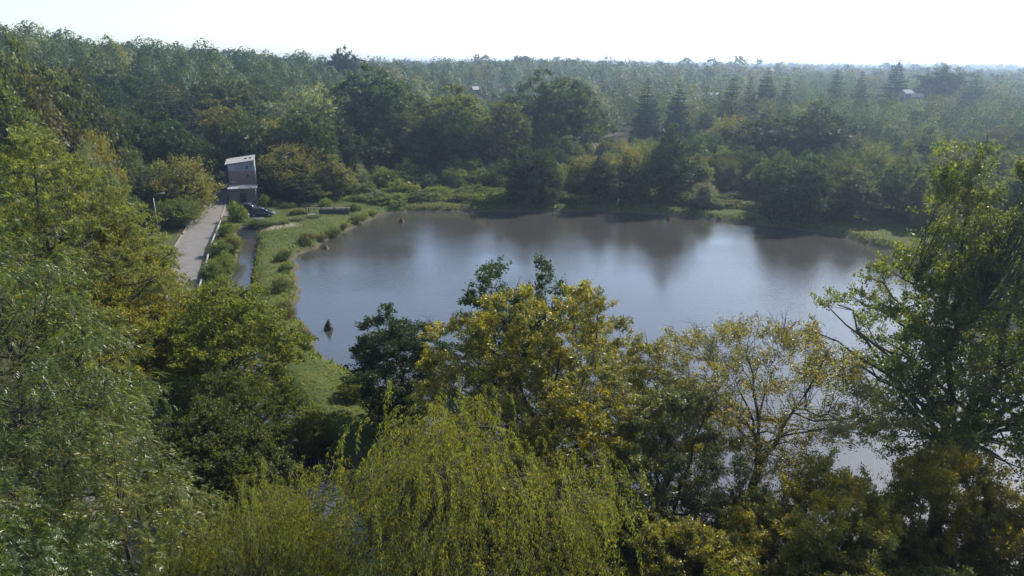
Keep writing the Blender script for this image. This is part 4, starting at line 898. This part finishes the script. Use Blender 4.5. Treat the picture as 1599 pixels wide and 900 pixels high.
# ---------------------------------------------------------------- houses among the trees
def house(x, y, rz, w, d, h, rh, wallm, roofm, label, chimney=True, zoff=0):
    r = link('house', None, None, (x, y, gz(x, y) + zoff), rz); tag(r, label, 'house', 'houses among the trees')
    wl = MB().box(-w / 2, w / 2, -d / 2, d / 2, -1.5, h); wl.face([(-w / 2, -d / 2, h), (-w / 2, d / 2, h), (-w / 2, 0, h + rh)]); wl.face([(w / 2, -d / 2, h), (w / 2, 0, h + rh), (w / 2, d / 2, h)])
    wl.build('wall', wallm, r); a = w / 2 + .35; e = d / 2 + .35; s = rh / (d / 2)
    ro = MB()
    for sg in (-1, 1):
        ro.hexa([(-a, sg * e, h - .35 * s), (a, sg * e, h - .35 * s), (a, 0, h + rh), (-a, 0, h + rh), (-a, sg * e, h - .35 * s + .18), (a, sg * e, h - .35 * s + .18), (a, 0, h + rh + .18), (-a, 0, h + rh + .18)])
    rf = ro.build('roof', roofm, r)
    if chimney: MB().box(w * .18, w * .18 + .75, -.3, .4, h + rh * .4, h + rh + 1.3).build('chimney', M_BRICKPL, rf); MB().box(w * .18 - .06, w * .18 + .81, -.36, .46, h + rh + 1.3, h + rh + 1.4).build('chimney_cap', M_SHEET, rf)
    for k in (-.25, .25):
        f = MB().box(k * w - .5, k * w + .5, -d / 2 - .05, -d / 2 - .002, h * .35, h * .8).build('window', M_WHITE, r)
        MB().box(k * w - .42, k * w + .42, -d / 2 - .07, -d / 2 - .052, h * .39, h * .76).build('pane', M_DARK, f)
    MB().box(-.45, .45, -d / 2 - .06, -d / 2 - .002, -.2, 2.0).build('door', M_DARKWOOD, r)
    return r
def house_at(u, y, vtop, w, d, h, rh, *a, **k):
    x, z0, zt, t = spot(u, y, vtop); return house(x, y, k.pop('rz', 0), w, d, max(zt - z0 - rh - .2, h), rh, *a, **k)
house_at(168, 130, 253, 8, 6, 2.4, 2.2, M_RENDER, M_ROOFDK, 'low cottage with a grey roof among the trees left of the lamp', rz=R(70), chimney=False)
house_at(224, 150, 240, 9, 7, 3, 2.2, M_RENDER, M_ROOFDK, 'dark roofed house with a red brick chimney left of the spruces', rz=R(15))
house_at(905, 249, 211, 6, 4, 2.0, .8, M_RENDERL, M_SHEET, 'small pale shed at the edge of the brown field', chimney=False, rz=R(-10))
house_at(742, 335, 135, 2.6, 3, 2.4, 1.2, M_RENDER, M_SHEET, 'small house with a glinting roof behind the light green oak', chimney=False, rz=R(25))
house_at(1112, 330, 144, 4, 3.5, 2.4, 1.2, M_RENDERL, M_CONC, 'far grey house between the conifers right of centre', rz=R(5))
house_at(1411, 292, 140, 3.6, 3.5, 2.4, 1.2, M_RENDER, M_RENDER, 'far grey house right of the tallest conifer', rz=R(15), chimney=False)
house_at(1427, 288, 146, 3.6, 3.5, 2.4, 1.2, M_RENDER, M_ROOFDK, 'far dark roofed house below the far grey house', rz=R(-20), chimney=False)
for u, y, v, w in ((736, 328, 142, 22), (750, 327, 141, 20), (1104, 322, 147, 22), (1120, 321, 146, 22), (1404, 284, 143, 24), (1420, 281, 148, 24), (1434, 280, 150, 22)):
    mtree('ash', u, y, v, w, MID, 'small green tree on the %s side before the far house at %s' % ('left' if u in (736, 1104, 1404) else 'right' if u != 1434 else 'far right', 'the glinting roof' if u < 800 else 'the conifer row' if u < 1200 else 'the tallest conifer' if u < 1450 else 'the right edge'), name='ash_tree', group='trees in front of far houses')
# church tower on the horizon
x, z0, zt, t = spot(1121, 1250, 99)
ch = link('church_tower', None, None, (x, 1250, z0), R(12)); tag(ch, 'tiny church tower with a pointed spire on the far horizon', 'church tower'); hh = zt - z0
MB().box(-4, 4, -4, 4, -1, hh * .55).build('tower_wall', M_BEIGE, ch)
sp_ = MB().loft([[(-4.4, -4.4, hh * .55), (4.4, -4.4, hh * .55), (4.4, 4.4, hh * .55), (-4.4, 4.4, hh * .55)], [(-2, -2, hh * .68), (2, -2, hh * .68), (2, 2, hh * .68), (-2, 2, hh * .68)], [(-2, -2, hh * .76), (2, -2, hh * .76), (2, 2, hh * .76), (-2, 2, hh * .76)], [(-.2, -.2, hh), (.2, -.2, hh), (.2, .2, hh), (-.2, .2, hh)]]).build('spire', M_ROOFDK, ch)
for s in (-1.5, 1.5): MB().box(s - .5, s + .5, -4.1, -4.002, hh * .4, hh * .48).build('belfry_window', M_DARK, ch)

# ---------------------------------------------------------------- mounds standing in the pond
def mound(x, y, w, h, m, label, seed, peak=(0, 0), white=False):
    g = random.Random(seed); r = link('pond_mound', None, None, (x, y, -.25), 0); tag(r, label, 'mound', 'dark mounds standing in the pond'); rings = []
    n = 14; ph = [g.uniform(-.12, .12) for _ in range(n)]
    for t in (0, .25, .45, .62, .78, .9, .97):
        k = (1 - t ** 1.35) * .96 + .04
        rings.append([(peak[0] * t + math.cos(i * 6.283 / n) * w * k * (1 + ph[i] + g.uniform(-.07, .07)), peak[1] * t + math.sin(i * 6.283 / n) * w * k * (1 + ph[i] + g.uniform(-.07, .07)), t * (h + .25) + g.uniform(-.03, .03) * h) for i in range(n)])
    MB().loft(rings).build('thatch', m, r)
    b = MB()
    for k in range(70):
        a = g.uniform(0, 6.283); t = g.uniform(.05, .9); q = w * (1 - t ** 1.35) * .98; p = Vector((peak[0] * t + math.cos(a) * q, peak[1] * t + math.sin(a) * q, t * (h + .25))); d = Vector((math.cos(a) * .4, math.sin(a) * .4, g.uniform(-.6, .5))) * .3 * h
        s_ = Vector((-math.sin(a), math.cos(a), 0)) * .03 * h; b.face([p - s_, p + s_, p + d])
    b.build('straw', m, r)
    if white: MB().box(w * .62, w * .85, -w * .4, -w * .2, .5, .68).build('pale_stone', M_SHEET, r)
mound(-19.2, 69.0, .52, 1.15, M_STRAW, 'dark pointed mound standing in the water near the dike', 1, (.08, 0), True)
mound(-19.6, 122.8, .62, .95, M_STRAWB, 'brown rounded mound in the water near the far left shore', 2)
mound(-28.2, 103.7, .55, .7, M_STRAWB, 'low brown mound close to the dike reeds', 3)
mound(28.3, 124.8, .55, 1.1, M_STRAWB, 'small brown mound in the water below the tall oval alder', 4)
x, y = 20.1, 134.2
pp = link('leaning_post', None, None, (x, y, gz(x, y)), 0); tag(pp, 'thin white leaning post on the far bank', 'post')
MB().tube([(0, 0, -.2), (.25, 0, .6), (.42, 0, 1.15)], .045).build('stake', M_WHITE, pp, True); MB().tube([(.42, 0, 1.15), (.44, 0, 1.22)], .055).build('cap', M_WHITE, pp)

# ---------------------------------------------------------------- grass
def grass():
    g = np.random.default_rng(4); n = 230000
    x = g.uniform(-60, 62, n); y = g.uniform(38, 172, n); d = pond_d(x, y); dr, _, _ = seg_dist(x, y, ROADP); dd, _, _ = seg_dist(x, y, DITCH)
    patch = wob(x, y, .55, 1) + .5 * wob(x, y, 1.4, 3)
    marsh = (y > 137) & (x > -40) & (x < 36); ok = (d > .15) & ((d < 16) | marsh) & (dr > 2.9) & (dd > 1.1) & ((x < 0) | (y > 95)) & ~((x > -54) & (x < -43) & (y > 119.5) & (y < 128)) & (g.uniform(-1.2, 1.2, n) < patch + .55)
    x, y, d, dd, dr, marsh = x[ok], y[ok], d[ok], dd[ok], dr[ok], marsh[ok]; z = height(x, y); n = len(x)
    edge = np.clip(1.6 - d, 0, 1) + np.clip(2.6 - dd, 0, 1) + .8 * np.clip(5 - dr, 0, 1)
    h = g.uniform(.10, .24, n) * (1 + 1.6 * edge * g.uniform(.3, 1.2, n)) * np.where(marsh, 3.2, 1); an = g.uniform(0, 6.283, n); s = np.c_[np.cos(an), np.sin(an), np.zeros(n)] * (.05 + h * .22)[:, None]
    P = np.c_[x, y, z - .03]; tip = P + np.c_[g.normal(0, .35, n) * h, g.normal(0, .35, n) * h, h]
    V = np.stack([P - s, P + s, tip], 1).reshape(-1, 3); base = np.array([.088, .118, .026])[None] * g.uniform(.7, 1.3, (n, 1)); dry = g.uniform(0, 1, n) < .12 + .25 * np.clip(edge, 0, 1); base[dry] = np.array([.15, .125, .06]) * g.uniform(.7, 1.2, (dry.sum(), 1))
    print('grass', n)
    return link('grass', np_mesh('grass', V, np.arange(n * 3).reshape(-1, 3), M_LEAF, tint=base))
tag(grass(), 'short rough grass growing on the dike and the far bank', 'grass', kind='stuff')

# ---------------------------------------------------------------- haze
hm, nt, out = mat('haze_air'); pv = N(nt, 'ShaderNodeVolumePrincipled'); pv.inputs['Color'].default_value = (.56, .73, 1.0, 1); pv.inputs['Density'].default_value = HAZE_DENSITY; pv.inputs['Anisotropy'].default_value = .66
nt.links.new(pv.outputs[0], out.inputs['Volume'])
hz = MB().box(-5600, 5600, -700, 5600, -14, 75).build('haze', hm); tag(hz, 'pale blue haze filling the air over the valley', 'haze', kind='stuff')
print('tris', sum(len(m.polygons) * (1 if len(m.polygons) and m.polygons[0].loop_total == 3 else 2) for m in bpy.data.meshes))
